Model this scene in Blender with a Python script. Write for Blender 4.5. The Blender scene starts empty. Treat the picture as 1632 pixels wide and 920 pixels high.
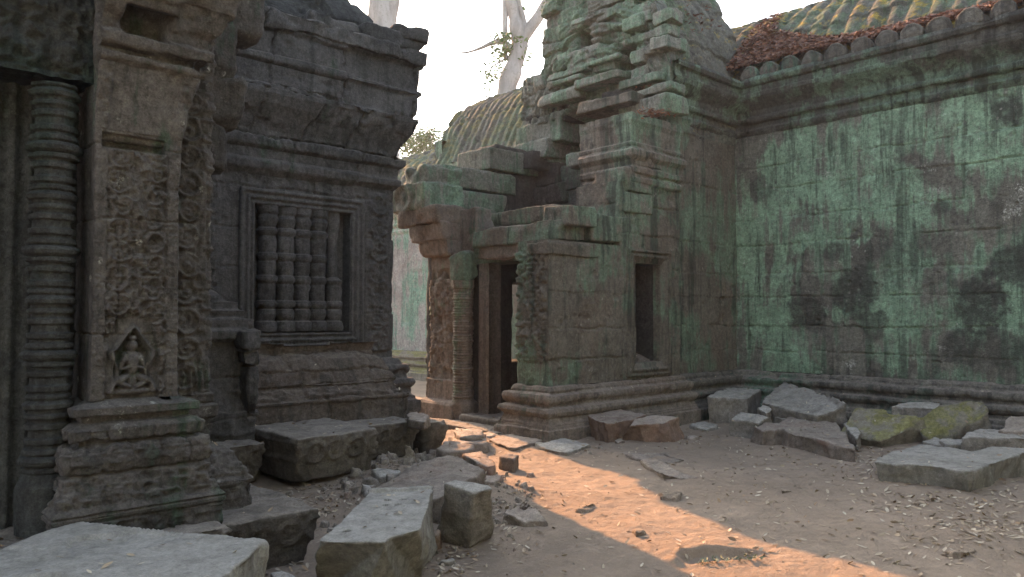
import bpy, bmesh, math, random
import numpy as np
from mathutils import Vector, Matrix

# ------------------------------------------------------------------ camera, sky, sun, exposure
SC = bpy.context.scene
COL = SC.collection
EYE = 1.5
YAW = math.radians(47.3)
PITCH = math.atan(45.0 / 1210.0)
cam_d = bpy.data.cameras.new("camera")
cam_d.sensor_width = 36.0
cam_d.lens = 36.0 * 1210.0 / 1632.0
cam_d.clip_start = 0.05
cam_d.clip_end = 2000.0
cam = bpy.data.objects.new("camera", cam_d)
COL.objects.link(cam)
cam.location = (0, 0, EYE)
cam.rotation_euler = (math.pi / 2 + PITCH, 0, YAW - math.pi / 2)
SC.camera = cam

SUN_AZ = (0.245, 0.97)            # towards the sun, on the ground
SUN_EL = math.radians(25.0)
SUN_STRENGTH = 3.7
SKY_STRENGTH = 0.15
EXPOSURE = 2.36

world = bpy.data.worlds.new("World")
SC.world = world
world.use_nodes = True
nt = world.node_tree
nt.nodes.clear()
sky = nt.nodes.new("ShaderNodeTexSky")
sky.sky_type = 'NISHITA'
sky.sun_disc = False
sky.sun_elevation = SUN_EL
sky.sun_rotation = math.atan2(SUN_AZ[0], SUN_AZ[1])
sky.air_density = 1.0
sky.dust_density = 3.0
sky.ozone_density = 1.0
bg = nt.nodes.new("ShaderNodeBackground")
bg.inputs["Strength"].default_value = SKY_STRENGTH
wo = nt.nodes.new("ShaderNodeOutputWorld")
haze_tint = nt.nodes.new("ShaderNodeHueSaturation")      # hazy dry season air: a paler, whiter sky
haze_tint.inputs["Saturation"].default_value = 0.62
nt.links.new(sky.outputs[0], haze_tint.inputs["Color"])
nt.links.new(haze_tint.outputs[0], bg.inputs[0])
nt.links.new(bg.outputs[0], wo.inputs[0])

sun_d = bpy.data.lights.new("sun", 'SUN')
sun_d.energy = SUN_STRENGTH
sun_d.angle = math.radians(0.5)
sun_d.color = (1.0, 0.47, 0.20)
sun = bpy.data.objects.new("sun", sun_d)
COL.objects.link(sun)
_sd = Vector((SUN_AZ[0] * math.cos(SUN_EL), SUN_AZ[1] * math.cos(SUN_EL), math.sin(SUN_EL)))
sun.rotation_euler = _sd.to_track_quat('Z', 'Y').to_euler()
sun.location = (0, 0, 30)

SC.view_settings.view_transform = 'Standard'
SC.view_settings.look = 'None'
SC.view_settings.gamma = 1.0
SC.view_settings.use_curve_mapping = False
SC.view_settings.exposure = EXPOSURE

# ------------------------------------------------------------------ measuring from the photograph (1632 x 920 grid)
_fw = np.array([math.cos(YAW), math.sin(YAW), 0.0])
_rt = np.array([math.sin(YAW), -math.cos(YAW), 0.0])
_up = np.array([0, 0, 1.0])
_f2 = _fw * math.cos(PITCH) + _up * math.sin(PITCH)
_u2 = -_fw * math.sin(PITCH) + _up * math.cos(PITCH)
_O = np.array([0, 0, EYE])

def sight(x, y):
    return _f2 + _rt * (x - 816) / 1210.0 - _u2 * (y - 460) / 1210.0

def on_z(x, y, z=0.0):
    r = sight(x, y)
    return _O + r * (z - EYE) / r[2]

def on_x(x, y, X):
    r = sight(x, y)
    return _O + r * X / r[0]

def on_y(x, y, Y):
    r = sight(x, y)
    return _O + r * Y / r[1]

# ------------------------------------------------------------------ noise
def vnoise(P, f, seed=0):
    P = np.asarray(P, dtype=np.float64)
    p = P * f + seed * 17.31
    i = np.floor(p)
    t = p - i
    t = t * t * t * (t * (t * 6 - 15) + 10)
    i = i.astype(np.int64)
    def h(dx, dy, dz):
        n = ((i[..., 0] + dx) * 374761393 + (i[..., 1] + dy) * 668265263 + (i[..., 2] + dz) * 1440662683 + seed * 974711) & 0xffffffff
        n = ((n ^ (n >> 13)) * 1274126177) & 0xffffffff
        n = ((n ^ (n >> 15)) * 2246822519) & 0xffffffff
        return (n ^ (n >> 16)).astype(np.float64) / 2147483647.5 - 1.0
    tx, ty, tz = t[..., 0], t[..., 1], t[..., 2]
    a = h(0, 0, 0) * (1 - tx) + h(1, 0, 0) * tx
    b = h(0, 1, 0) * (1 - tx) + h(1, 1, 0) * tx
    c = h(0, 0, 1) * (1 - tx) + h(1, 0, 1) * tx
    d = h(0, 1, 1) * (1 - tx) + h(1, 1, 1) * tx
    e = a * (1 - ty) + b * ty
    g = c * (1 - ty) + d * ty
    return e * (1 - tz) + g * tz

def fbm(P, f, octs=3, seed=0, gain=0.5):
    s = 0.0
    a = 1.0
    for k in range(octs):
        s = s + a * vnoise(P, f, seed + k * 7)
        f *= 2.03
        a *= gain
    return s

def ST(S, T, k=0.0):
    return np.stack([S, T, np.full_like(S, k)], -1)

def sstep(x, a, b):
    t = np.clip((x - a) / (b - a), 0, 1)
    return t * t * (3 - 2 * t)

def band(x, a, b, w=0.006):
    return sstep(x, a - w, a + w) * (1 - sstep(x, b - w, b + w))

# ------------------------------------------------------------------ objects
def thing(name, label, cat, loc=(0, 0, 0), group=None):
    o = bpy.data.objects.new(name, None)
    COL.objects.link(o)
    o.location = loc
    o.empty_display_size = 0.2
    o["label"] = label
    o["category"] = cat
    if group:
        o["group"] = group
    return o

def tag(o, label, cat, group=None, kind=None):
    o["label"] = label
    o["category"] = cat
    if group:
        o["group"] = group
    if kind:
        o["kind"] = kind
    return o

def wloc(p):
    v = Vector((0, 0, 0))
    while p is not None:
        v += p.location
        p = p.parent
    return np.array(v)

def mesh(name, V, F, mat, parent=None, origin=None, smooth=True):
    """V (n,3) in world coordinates; F list/array of faces -> one mesh object"""
    V = np.asarray(V, dtype=np.float64).reshape(-1, 3)
    if parent is not None:
        V = V - wloc(parent)
        org = (0, 0, 0)
    else:
        if origin is None:
            origin = ((V[:, 0].min() + V[:, 0].max()) / 2, (V[:, 1].min() + V[:, 1].max()) / 2, V[:, 2].min())
        org = tuple(float(c) for c in origin)
        V = V - np.array(org)
    me = bpy.data.meshes.new(name)
    if isinstance(F, np.ndarray):
        n = F.shape[1]
        me.vertices.add(len(V))
        me.vertices.foreach_set("co", V.astype(np.float32).ravel())
        me.loops.add(F.size)
        me.loops.foreach_set("vertex_index", F.astype(np.int32).ravel())
        me.polygons.add(len(F))
        me.polygons.foreach_set("loop_start", (np.arange(len(F)) * n).astype(np.int32))
        me.update(calc_edges=True)
        me.validate()
    else:
        me.from_pydata([tuple(v) for v in V], [], [tuple(int(i) for i in f) for f in F])
        me.update()
    me.polygons.foreach_set("use_smooth", np.full(len(me.polygons), smooth, dtype=bool))
    if mat:
        me.materials.append(mat)
    o = bpy.data.objects.new(name, me)
    COL.objects.link(o)
    o.location = org
    if parent is not None:
        o.parent = parent
    return o

def grid_faces(nr, nc, close_c=False, flip=False):
    r = np.arange(nr - 1)
    c = np.arange(nc if close_c else nc - 1)
    R, C = np.meshgrid(r, c, indexing='ij')
    C2 = (C + 1) % nc
    a = R * nc + C
    b = R * nc + C2
    d = (R + 1) * nc + C
    e = (R + 1) * nc + C2
    f = np.stack([a, b, e, d], -1).reshape(-1, 4)
    return f[:, ::-1] if flip else f

def merge(parts):
    Vs, Fs, o = [], [], 0
    for V, F in parts:
        V = np.asarray(V).reshape(-1, 3)
        Vs.append(V)
        Fs.append(np.asarray(F) + o)
        o += len(V)
    return np.concatenate(Vs), np.concatenate(Fs)

# ------------------------------------------------------------------ masonry surfaces
def joints(S, Z, zs, seed, wmin=0.5, wmax=1.2, gd=0.014, gw=0.008, off=0.006, wob=0.012):
    """displacement for coursed blocks: grooves at the joints, every block a little in or out"""
    rs = np.random.RandomState(seed)
    P = ST(S, Z, seed * 3.1)
    Sw = S + wob * vnoise(P, 5.0, seed) + 0.4 * wob * vnoise(P, 22.0, seed + 4)
    Zw = Z + wob * vnoise(P, 4.0, seed + 1) + 0.4 * wob * vnoise(P, 25.0, seed + 5)
    zs = np.asarray(zs)
    k = np.clip(np.searchsorted(zs, Zw) - 1, 0, len(zs) - 2)
    dz = np.min(np.abs(Zw[..., None] - zs[None, :]) if Zw.ndim == 1 else np.abs(Zw[..., None] - zs), axis=-1)
    s0, s1 = S.min() - 1, S.max() + 1
    ds = np.full(S.shape, 9.0)
    bo = np.zeros(S.shape)
    for c in range(len(zs) - 1):
        m = (k == c)
        if not m.any():
            continue
        js = [s0 - rs.uniform(0, wmax)]
        while js[-1] < s1 + wmax:
            js.append(js[-1] + rs.uniform(wmin, wmax))
        js = np.array(js)
        ii = np.clip(np.searchsorted(js, Sw[m]) - 1, 0, len(js) - 2)
        ds[m] = np.minimum(Sw[m] - js[ii], js[ii + 1] - Sw[m])
        bo[m] = rs.uniform(-1, 1, len(js))[ii] * off
    vary = 0.6 + 0.6 * (vnoise(P, 3.0, seed + 2) > -0.2)
    g = np.exp(-(dz / gw) ** 2) + np.exp(-(ds / gw) ** 2)
    return -gd * np.minimum(g, 1.0) * vary + bo

def resample(vals_from, vals_to, step, cuts=()):
    n = max(1, int(math.ceil(abs(vals_to - vals_from) / step)))
    a = list(np.linspace(vals_from, vals_to, n + 1))
    lo, hi = min(vals_from, vals_to), max(vals_from, vals_to)
    for c in cuts:
        if lo + 1e-6 < c < hi - 1e-6:
            a.append(c)
    a = sorted(set(round(v, 5) for v in a), reverse=vals_to < vals_from)
    return a

def sweep(path, prof, ds=0.02, dz=0.02, amp=0.006, freq=5.0, octs=3, seed=1, disp=None, hole=None, cuts_s=(), cuts_z=(), chip=0.0):
    """profile (out, z) swept along a plan path; outwards is to the left of the path.
    disp(S, Z, O, P) adds relief. hole = (s0, s1, z0, z1) leaves an opening."""
    path = [np.array(p, float) for p in path]
    n = len(path) - 1
    dirs = [(path[i + 1] - path[i]) / np.linalg.norm(path[i + 1] - path[i]) for i in range(n)]
    nor = [np.array([-d[1], d[0]]) for d in dirs]
    mit = []
    for i in range(n + 1):
        if i == 0:
            mit.append(nor[0])
        elif i == n:
            mit.append(nor[-1])
        else:
            mit.append((nor[i - 1] + nor[i]) / (1 + nor[i - 1] @ nor[i]))
    A, B, MA, MB, FR, CN, S = [], [], [], [], [], [], []
    s = 0.0
    for i in range(n):
        L = np.linalg.norm(path[i + 1] - path[i])
        st = resample(0, L, ds, [c - s for c in cuts_s])
        for j, t in enumerate(st):
            if i > 0 and j == 0:
                continue
            A.append(path[i]); B.append(path[i + 1]); MA.append(mit[i]); MB.append(mit[i + 1])
            FR.append(t / L)
            end = (j == len(st) - 1 and i < n - 1)
            CN.append(mit[i + 1] / np.linalg.norm(mit[i + 1]) if end else nor[i])
            S.append(s + t)
        s += L
    A, B, MA, MB, CN = map(np.array, (A, B, MA, MB, CN))
    FR = np.array(FR)[:, None]
    S = np.array(S)
    po, pz = [prof[0][0]], [prof[0][1]]
    for (o0, z0), (o1, z1) in zip(prof[:-1], prof[1:]):
        L = math.hypot(o1 - o0, z1 - z0)
        fr = resample(0, 1, min(1.0, dz / max(L, 1e-6)), [(c - z0) / (z1 - z0) for c in cuts_z] if abs(z1 - z0) > 1e-6 else ())
        for f in fr[1:]:
            po.append(o0 + (o1 - o0) * f); pz.append(z0 + (z1 - z0) * f)
    po, pz = np.array(po), np.array(pz)
    to, tz = np.gradient(po), np.gradient(pz)
    l = np.hypot(to, tz) + 1e-9
    no, nz = tz / l, -to / l
    m, k = len(S), len(po)
    a = A[:, None, :] + MA[:, None, :] * po[None, :, None]
    b = B[:, None, :] + MB[:, None, :] * po[None, :, None]
    xy = a + (b - a) * FR[:, :, None]
    P = np.concatenate([xy, np.broadcast_to(pz[None, :, None], (m, k, 1))], -1)
    N = np.concatenate([CN[:, None, :] * no[None, :, None], np.broadcast_to(nz[None, :, None], (m, k, 1))], -1)
    SS = np.broadcast_to(S[:, None], (m, k)).copy()
    ZZ = np.broadcast_to(pz[None, :], (m, k)).copy()
    OO = np.broadcast_to(po[None, :], (m, k)).copy()
    d = amp * fbm(P, freq, octs, seed)
    if chip:
        c = fbm(P, 7.0, 2, seed + 31)
        d = d - chip * np.clip(c - 0.35, 0, 1)
    if disp is not None:
        d = d + disp(SS, ZZ, OO, P)
    V = (P + N * d[..., None]).reshape(-1, 3)
    F = grid_faces(m, k, flip=False)
    if hole is not None:
        s0, s1, z0, z1 = hole
        fs = SS.reshape(-1)[F].mean(1)
        fz = ZZ.reshape(-1)[F].mean(1)
        F = F[~((fs > s0) & (fs < s1) & (fz > z0) & (fz < z1))]
    return V, F

def relief(o, u, v, n, W, H, step, hf, depth=0.1, amp=0.003, freq=9.0, seed=1):
    """a carved panel: dense front with sides running back by depth"""
    o, u, v, n = (np.array(q, float) for q in (o, u, v, n))
    a, b = max(2, int(W / step) + 1), max(2, int(H / step) + 1)
    S, T = np.meshgrid(np.linspace(0, W, a), np.linspace(0, H, b), indexing='ij')
    P = o + S[..., None] * u + T[..., None] * v
    d = hf(S, T) + amp * fbm(P, freq, 3, seed)
    V = (P + n * d[..., None])
    F = grid_faces(a, b)
    idx = np.arange(a * b).reshape(a, b)
    loop = np.concatenate([idx[:, 0], idx[-1, 1:], idx[-2::-1, -1], idx[0, -2:0:-1]])
    back = (P - n * depth).reshape(-1, 3)[loop]
    V = np.concatenate([V.reshape(-1, 3), back])
    L = len(loop)
    j = np.arange(L)
    Fs = np.stack([loop[j], a * b + j, a * b + (j + 1) % L, loop[(j + 1) % L]], -1)
    return V, np.concatenate([F, Fs])

def frame_rings(o, u, v, n, W, H, prof, ds=0.03, amp=0.004, seed=3, back=True, backstep=0.05, sides=None):
    """stepped frame round an opening: prof = [(inset, height)], last ring closed by a back panel"""
    o, u, v, n = (np.array(q, float) for q in (o, u, v, n))
    ns, nt_ = max(2, int(W / ds)), max(2, int(H / ds))
    rings = []
    for (ins, hgt) in prof:
        ss = np.linspace(ins, W - ins, ns + 1)
        tt = np.linspace(ins, H - ins, nt_ + 1)
        pts = [(s, ins) for s in ss] + [(W - ins, t) for t in tt[1:]] + [(s, H - ins) for s in ss[::-1][1:]] + [(ins, t) for t in tt[::-1][1:-1]]
        pts = np.array(pts)
        P = o + pts[:, :1] * u + pts[:, 1:] * v + n * hgt
        P = P + n * (amp * fbm(P, 8.0, 3, seed))[:, None] + u * (0.6 * amp * fbm(P, 9.0, 2, seed + 3))[:, None]
        rings.append(P)
    L = len(rings[0])
    V = np.concatenate(rings)
    F = grid_faces(len(prof), L, close_c=True)
    if back:
        ins, hgt = prof[-1]
        w, h = W - 2 * ins, H - 2 * ins
        P = [o + u * ins + v * ins + n * hgt, o + u * (W - ins) + v * ins + n * hgt, o + u * (W - ins) + v * (H - ins) + n * hgt, o + u * ins + v * (H - ins) + n * hgt]
        F = np.concatenate([F, np.array([[len(V), len(V) + 1, len(V) + 2, len(V) + 3]])])
        V = np.concatenate([V, np.array(P)])
    return V, F

def lathe(base, prof, seg=40, amp=0.003, seed=5, dz=0.008, facets=0, freq=12.0):
    r, z = [prof[0][0]], [prof[0][1]]
    for (r0, z0), (r1, z1) in zip(prof[:-1], prof[1:]):
        k = max(1, int(math.ceil(math.hypot(r1 - r0, z1 - z0) / dz)))
        for j in range(1, k + 1):
            r.append(r0 + (r1 - r0) * j / k); z.append(z0 + (z1 - z0) * j / k)
    r, z = np.array(r), np.array(z)
    th = np.linspace(0, 2 * math.pi, seg, endpoint=False)
    R = r[:, None] * np.ones(seg)[None, :]
    if facets:
        q = (th % (2 * math.pi / facets)) - math.pi / facets
        R = R * (0.5 + 0.5 * math.cos(math.pi / facets) / np.cos(q))[None, :]
    P = np.stack([R * np.cos(th), R * np.sin(th), np.broadcast_to(z[:, None], R.shape)], -1) + np.array(base)
    d = amp * fbm(P, freq, 3, seed)
    P[..., 0] += d * np.cos(th)
    P[..., 1] += d * np.sin(th)
    F = grid_faces(len(r), seg, close_c=True)
    return P.reshape(-1, 3), F

def tube(pts, rad, seg=10, amp=0.0, freq=2.0, seed=2, sub=4):
    """tapered limb along a smooth path, closed ends"""
    pts = np.array(pts, float); rad = np.array(rad, float)
    n = len(pts)
    Q, R = [], []
    for i in range(n - 1):
        p0, p1, p2, p3 = pts[max(i - 1, 0)], pts[i], pts[i + 1], pts[min(i + 2, n - 1)]
        for j in range(sub):
            t = j / sub
            Q.append(0.5 * ((2 * p1) + (p2 - p0) * t + (2 * p0 - 5 * p1 + 4 * p2 - p3) * t * t + (3 * p1 - p0 - 3 * p2 + p3) * t ** 3))
            R.append(rad[i] + (rad[i + 1] - rad[i]) * t)
    Q.append(pts[-1]); R.append(rad[-1])
    Q, R = np.array(Q), np.array(R)
    T = np.gradient(Q, axis=0)
    T /= np.linalg.norm(T, axis=1)[:, None] + 1e-9
    ref = np.array([0.31, 0.87, 0.12])
    U = np.cross(T, ref); U /= np.linalg.norm(U, axis=1)[:, None] + 1e-9
    W = np.cross(T, U)
    th = np.linspace(0, 2 * math.pi, seg, endpoint=False)
    P = Q[:, None, :] + R[:, None, None] * (np.cos(th)[None, :, None] * U[:, None, :] + np.sin(th)[None, :, None] * W[:, None, :])
    if amp:
        d = amp * fbm(P, freq, 3, seed)
        P = P + d[..., None] * (P - Q[:, None, :]) / (R[:, None, None] + 1e-6)
    V = P.reshape(-1, 3)
    F = grid_faces(len(Q), seg, close_c=True)
    V = np.concatenate([V, Q[:1], Q[-1:]])
    k = len(Q) * seg
    j = np.arange(seg)
    c0 = np.stack([np.full(seg, k), (j + 1) % seg, j, j], -1)
    c1 = np.stack([np.full(seg, k + 1), k - seg + j, k - seg + (j + 1) % seg, k - seg + (j + 1) % seg], -1)
    return V, [list(f) for f in F] + [list(f[:3]) for f in c0] + [list(f[:3]) for f in c1]

# ------------------------------------------------------------------ stones: solid, broken, worn
def prism(top, bot):
    n = len(top)
    V = [tuple(p) for p in bot] + [tuple(p) for p in top]
    F = [tuple(range(n))[::-1], tuple(range(n, 2 * n))] + [(i, (i + 1) % n, n + (i + 1) % n, n + i) for i in range(n)]
    return V, F

def boxpts(x0, x1, y0, y1, z0, z1):
    b = [(x0, y0, z0), (x1, y0, z0), (x1, y1, z0), (x0, y1, z0)]
    t = [(x, y, z1) for x, y, _ in b]
    return t, b

_rr = random.Random(11)

def stone(V, F, voxel=0.03, amp=0.02, fine=0.006, chips=0, chipsize=0.08, seed=1, disp=None):
    """polyhedron -> chipped, remeshed, weathered stone; returns V, F"""
    bm = bmesh.new()
    vs = [bm.verts.new(v) for v in V]
    for f in F:
        try:
            bm.faces.new([vs[i] for i in f])
        except ValueError:
            pass
    bmesh.ops.recalc_face_normals(bm, faces=bm.faces)
    rs = random.Random(seed * 13 + 5)
    co = [v.co.copy() for v in bm.verts]
    cen = sum(co, Vector()) / len(co)
    for c in range(chips):
        p = rs.choice(co)
        q = rs.choice(co)
        t = rs.uniform(0, 0.5)
        pt = p.lerp(q, t)
        d = (pt - cen)
        if d.length < 1e-4:
            continue
        d.normalize()
        d = (d + Vector((rs.uniform(-.5, .5), rs.uniform(-.5, .5), rs.uniform(-.35, .35)))).normalized()
        far = max((x - cen).dot(d) for x in co)
        pl = cen + d * (far - chipsize * rs.uniform(0.3, 1.0))
        g = bmesh.ops.bisect_plane(bm, geom=bm.verts[:] + bm.edges[:] + bm.faces[:], plane_co=pl, plane_no=d, clear_outer=True)
        ed = [e for e in g['geom_cut'] if isinstance(e, bmesh.types.BMEdge)]
        if ed:
            bmesh.ops.holes_fill(bm, edges=[e for e in bm.edges if e.is_boundary], sides=0)
            bmesh.ops.recalc_face_normals(bm, faces=bm.faces)
    me = bpy.data.meshes.new("tmp")
    bm.to_mesh(me)
    bm.free()
    o = bpy.data.objects.new("tmp", me)
    COL.objects.link(o)
    md = o.modifiers.new("r", 'REMESH')
    md.mode = 'VOXEL'
    md.voxel_size = voxel
    dg = bpy.context.evaluated_depsgraph_get()
    em = o.evaluated_get(dg).to_mesh()
    nv = len(em.vertices)
    P = np.zeros(nv * 3, np.float32); em.vertices.foreach_get("co", P)
    N = np.zeros(nv * 3, np.float32); em.vertices.foreach_get("normal", N)
    P = P.reshape(-1, 3).astype(float); N = N.reshape(-1, 3).astype(float)
    FF = np.zeros(len(em.loops), np.int32); em.loops.foreach_get("vertex_index", FF)
    FF = FF.reshape(-1, 4)
    o.evaluated_get(dg).to_mesh_clear()
    bpy.data.objects.remove(o)
    bpy.data.meshes.remove(me)
    d = amp * fbm(P, 3.1, 2, seed) + fine * fbm(P, 13.0, 3, seed + 9)
    d -= 1.6 * amp * np.clip(vnoise(P, 6.0, seed + 21) - 0.45, 0, 1)
    if disp is not None:
        d = d + disp(P, N)
    return P + N * d[:, None], FF

# ------------------------------------------------------------------ materials
class NT:
    def __init__(self, name):
        self.m = bpy.data.materials.new(name)
        self.m.use_nodes = True
        self.t = self.m.node_tree
        self.t.nodes.clear()
        self.out = self.n("ShaderNodeOutputMaterial")
        self.b = self.n("ShaderNodeBsdfPrincipled")
        self.t.links.new(self.b.outputs[0], self.out.inputs[0])
        self.geo = self.n("ShaderNodeNewGeometry")
        self.pos = self.geo.outputs["Position"]

    def n(self, t):
        return self.t.nodes.new(t)

    def link(self, a, b):
        if isinstance(a, (int, float)):
            b.default_value = a
        elif isinstance(a, tuple):
            b.default_value = a if len(a) == 4 or b.type == 'VECTOR' else a + (1,)
        else:
            self.t.links.new(a, b)

    def scale(self, v, s):
        k = self.n("ShaderNodeVectorMath"); k.operation = 'MULTIPLY'
        self.link(v, k.inputs[0]); k.inputs[1].default_value = s
        return k.outputs[0]

    def noise(self, scale, detail=6, rough=0.6, vec=None, dist=0.0):
        k = self.n("ShaderNodeTexNoise")
        k.inputs["Scale"].default_value = scale
        k.inputs["Detail"].default_value = detail
        k.inputs["Roughness"].default_value = rough
        k.inputs["Distortion"].default_value = dist
        self.link(vec if vec is not None else self.pos, k.inputs["Vector"])
        return k.outputs[0]

    def voro(self, scale, feature='F1', vec=None):
        k = self.n("ShaderNodeTexVoronoi")
        k.feature = feature
        k.inputs["Scale"].default_value = scale
        self.link(vec if vec is not None else self.pos, k.inputs["Vector"])
        return k.outputs[0]

    def ramp(self, v, a, b, lo=0.0, hi=1.0):
        k = self.n("ShaderNodeMapRange"); k.interpolation_type = 'SMOOTHSTEP'
        self.link(v, k.inputs[0])
        k.inputs[1].default_value = a; k.inputs[2].default_value = b
        k.inputs[3].default_value = lo; k.inputs[4].default_value = hi
        return k.outputs[0]

    def math(self, op, a, b=0.0):
        k = self.n("ShaderNodeMath"); k.operation = op
        self.link(a, k.inputs[0]); self.link(b, k.inputs[1])
        return k.outputs[0]

    def mix(self, f, a, b, mode='MIX'):
        k = self.n("ShaderNodeMix"); k.data_type = 'RGBA'; k.blend_type = mode
        self.link(f, k.inputs[0]); self.link(a, k.inputs[6]); self.link(b, k.inputs[7])
        return k.outputs[2]

    def sep(self, v):
        k = self.n("ShaderNodeSeparateXYZ"); self.link(v, k.inputs[0])
        return k.outputs

    def bump(self, h, strength=0.5, dist=0.01, prev=None):
        k = self.n("ShaderNodeBump")
        k.inputs["Strength"].default_value = strength
        k.inputs["Distance"].default_value = dist
        self.link(h, k.inputs["Height"])
        if prev is not None:
            self.link(prev, k.inputs["Normal"])
        return k.outputs[0]

    def done(self, col, nrm=None, rough=0.92, spec=0.2):
        self.link(col, self.b.inputs["Base Color"])
        self.link(rough, self.b.inputs["Roughness"])
        self.b.inputs["Specular IOR Level"].default_value = spec
        if nrm is not None:
            self.link(nrm, self.b.inputs["Normal"])
        return self.m

    def near(self, c, r):
        """1 at a point, 0 beyond r, with a ragged rim"""
        k = self.n("ShaderNodeVectorMath"); k.operation = 'DISTANCE'
        self.link(self.pos, k.inputs[0]); k.inputs[1].default_value = c
        w = self.math('ADD', k.outputs["Value"], self.math('MULTIPLY', self.math('SUBTRACT', self.noise(5.0, 6, 0.65), 0.5), r * 1.7))
        return self.ramp(w, r * 1.08, r * 0.62)


def stone_mat(name, c1, c2, green=None, green_amt=0.0, green_scale=0.9, dark=(0.03, 0.03, 0.028), dark_amt=0.5,
              pale_amt=0.3, dust=None, dust_amt=0.0, stains=(), moss=None, moss_amt=0.0, bump=0.6, pit=0.5, red=0.0, fine=55.0, grain=1.0, bright=1.0):
    t = NT(name)
    oi = t.n("ShaderNodeObjectInfo")
    base = t.mix(t.ramp(t.noise(1.7, 7, 0.62), 0.35, 0.65), c1, c2)
    base = t.mix(t.ramp(t.noise(9.0, 6, 0.7), 0.42, 0.72, 0, 0.55), base, tuple(c * 0.55 for c in c1))
    base = t.mix(t.ramp(t.noise(26.0, 4, 0.7), 0.5, 0.75, 0, 0.45), base, tuple(min(1, c * 1.6) for c in c2))
    if red:
        base = t.mix(t.ramp(t.noise(1.1, 5, 0.6, dist=0.6), 0.53, 0.66, 0, red), base, (0.20, 0.105, 0.072))
    strk = t.noise(1.0, 6, 0.62, t.scale(t.pos, (7.0, 7.0, 0.55)))
    strk2 = t.noise(1.0, 5, 0.65, t.scale(t.pos, (19.0, 19.0, 1.3)))
    if green is not None:
        g = t.math('ADD', t.math('MULTIPLY', t.noise(green_scale, 7, 0.62, dist=0.4), 0.62), t.math('MULTIPLY', strk, 0.38))
        gm = t.ramp(g, 0.60 - 0.22 * green_amt, 0.66 - 0.20 * green_amt)
        gm = t.math('MULTIPLY', gm, t.ramp(t.noise(14.0, 5, 0.75), 0.30, 0.52, 0.25, 1.0))
        gcol = t.mix(t.ramp(t.noise(4.0, 6, 0.7), 0.35, 0.68), green, tuple(c * 1.55 for c in green))
        gcol = t.mix(t.ramp(t.noise(33.0, 4, 0.7), 0.45, 0.7, 0, 0.5), gcol, tuple(c * 0.5 for c in green))
        base = t.mix(gm, base, gcol)
    if pale_amt:
        pv = t.math('ADD', t.math('MULTIPLY', t.noise(2.6, 4, 0.6), 0.5), t.math('MULTIPLY', t.noise(38.0, 5, 0.8), 0.5))
        pm = t.ramp(pv, 0.60, 0.655, 0, pale_amt)
        base = t.mix(pm, base, (0.36, 0.37, 0.335))
    if dark_amt:
        dm = t.ramp(t.math('ADD', t.math('MULTIPLY', strk, 0.65), t.math('MULTIPLY', t.noise(0.8, 5, 0.6), 0.35)), 0.495, 0.60, 0, dark_amt)
        base = t.mix(dm, base, dark)
        base = t.mix(t.ramp(strk2, 0.56, 0.72, 0, dark_amt * 0.8), base, tuple(c * 1.2 for c in dark))
    for (c, r, amt) in stains:
        m = t.math('MULTIPLY', t.near(c, r), t.ramp(t.noise(11.0, 5, 0.75), 0.25, 0.55, 0.45, 1.0))
        base = t.mix(t.math('MULTIPLY', m, amt), base, (0.034, 0.036, 0.032))
    nz = t.sep(t.geo.outputs["Normal"])[2]
    if moss is not None:
        mm = t.math('MULTIPLY', t.ramp(nz, 0.15, 0.65), t.ramp(t.noise(3.2, 6, 0.7), 0.62 - 0.3 * moss_amt, 0.70 - 0.25 * moss_amt))
        mc = t.mix(t.ramp(t.noise(30.0, 4, 0.7), 0.35, 0.7), moss, tuple(c * 1.7 for c in moss))
        base = t.mix(mm, base, mc)
    if dust is not None:
        du = t.math('MULTIPLY', t.ramp(nz, 0.45, 0.9), t.ramp(t.noise(5.0, 7, 0.7), 0.30, 0.62, 0.25, 1.0))
        base = t.mix(t.math('MULTIPLY', du, dust_amt), base, dust)
    gr = t.math('ADD', t.math('MULTIPLY', t.noise(85.0, 5, 0.8), 0.9), t.math('MULTIPLY', t.noise(21.0, 6, 0.75), 0.9))
    gk = t.n("ShaderNodeCombineColor")
    gv = t.ramp(gr, 0.62, 1.18, bright * (1 - 0.45 * grain), bright * (1 + 0.45 * grain))
    for q in range(3):
        t.link(gv, gk.inputs[q])
    base = t.mix(1.0, base, gk.outputs[0], 'MULTIPLY')
    spot = t.math('MULTIPLY', t.ramp(t.voro(9.0, vec=t.scale(t.pos, (1.0, 1.0, 0.8))), 0.20, 0.09), t.ramp(t.noise(2.1, 5, 0.7), 0.50, 0.62))
    spot = t.math('MULTIPLY', spot, t.ramp(t.noise(48.0, 4, 0.8), 0.40, 0.60))
    base = t.mix(t.math('MULTIPLY', spot, min(0.85, pale_amt * 1.5)), base, (0.38, 0.39, 0.35))
    v = t.n("ShaderNodeHueSaturation")
    t.link(t.math('ADD', t.math('MULTIPLY', oi.outputs["Random"], 0.3), 0.85), v.inputs["Value"])
    t.link(base, v.inputs["Color"])
    h = t.math('ADD', t.math('MULTIPLY', t.noise(fine, 8, 0.72), 0.6), t.math('MULTIPLY', t.noise(11.0, 6, 0.7), 0.8))
    b1 = t.bump(h, min(1.0, bump * 1.5), 0.03)
    pv = t.ramp(t.voro(24.0), 0.02, 0.16, 0.0, 1.0)
    pk = t.math('MAXIMUM', pv, t.ramp(t.noise(6.0, 3), 0.45, 0.55, 0.0, 1.0))
    b2 = t.bump(pk, pit, 0.008, b1)
    return t.done(v.outputs[0], b2, 0.93, 0.12)

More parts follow.
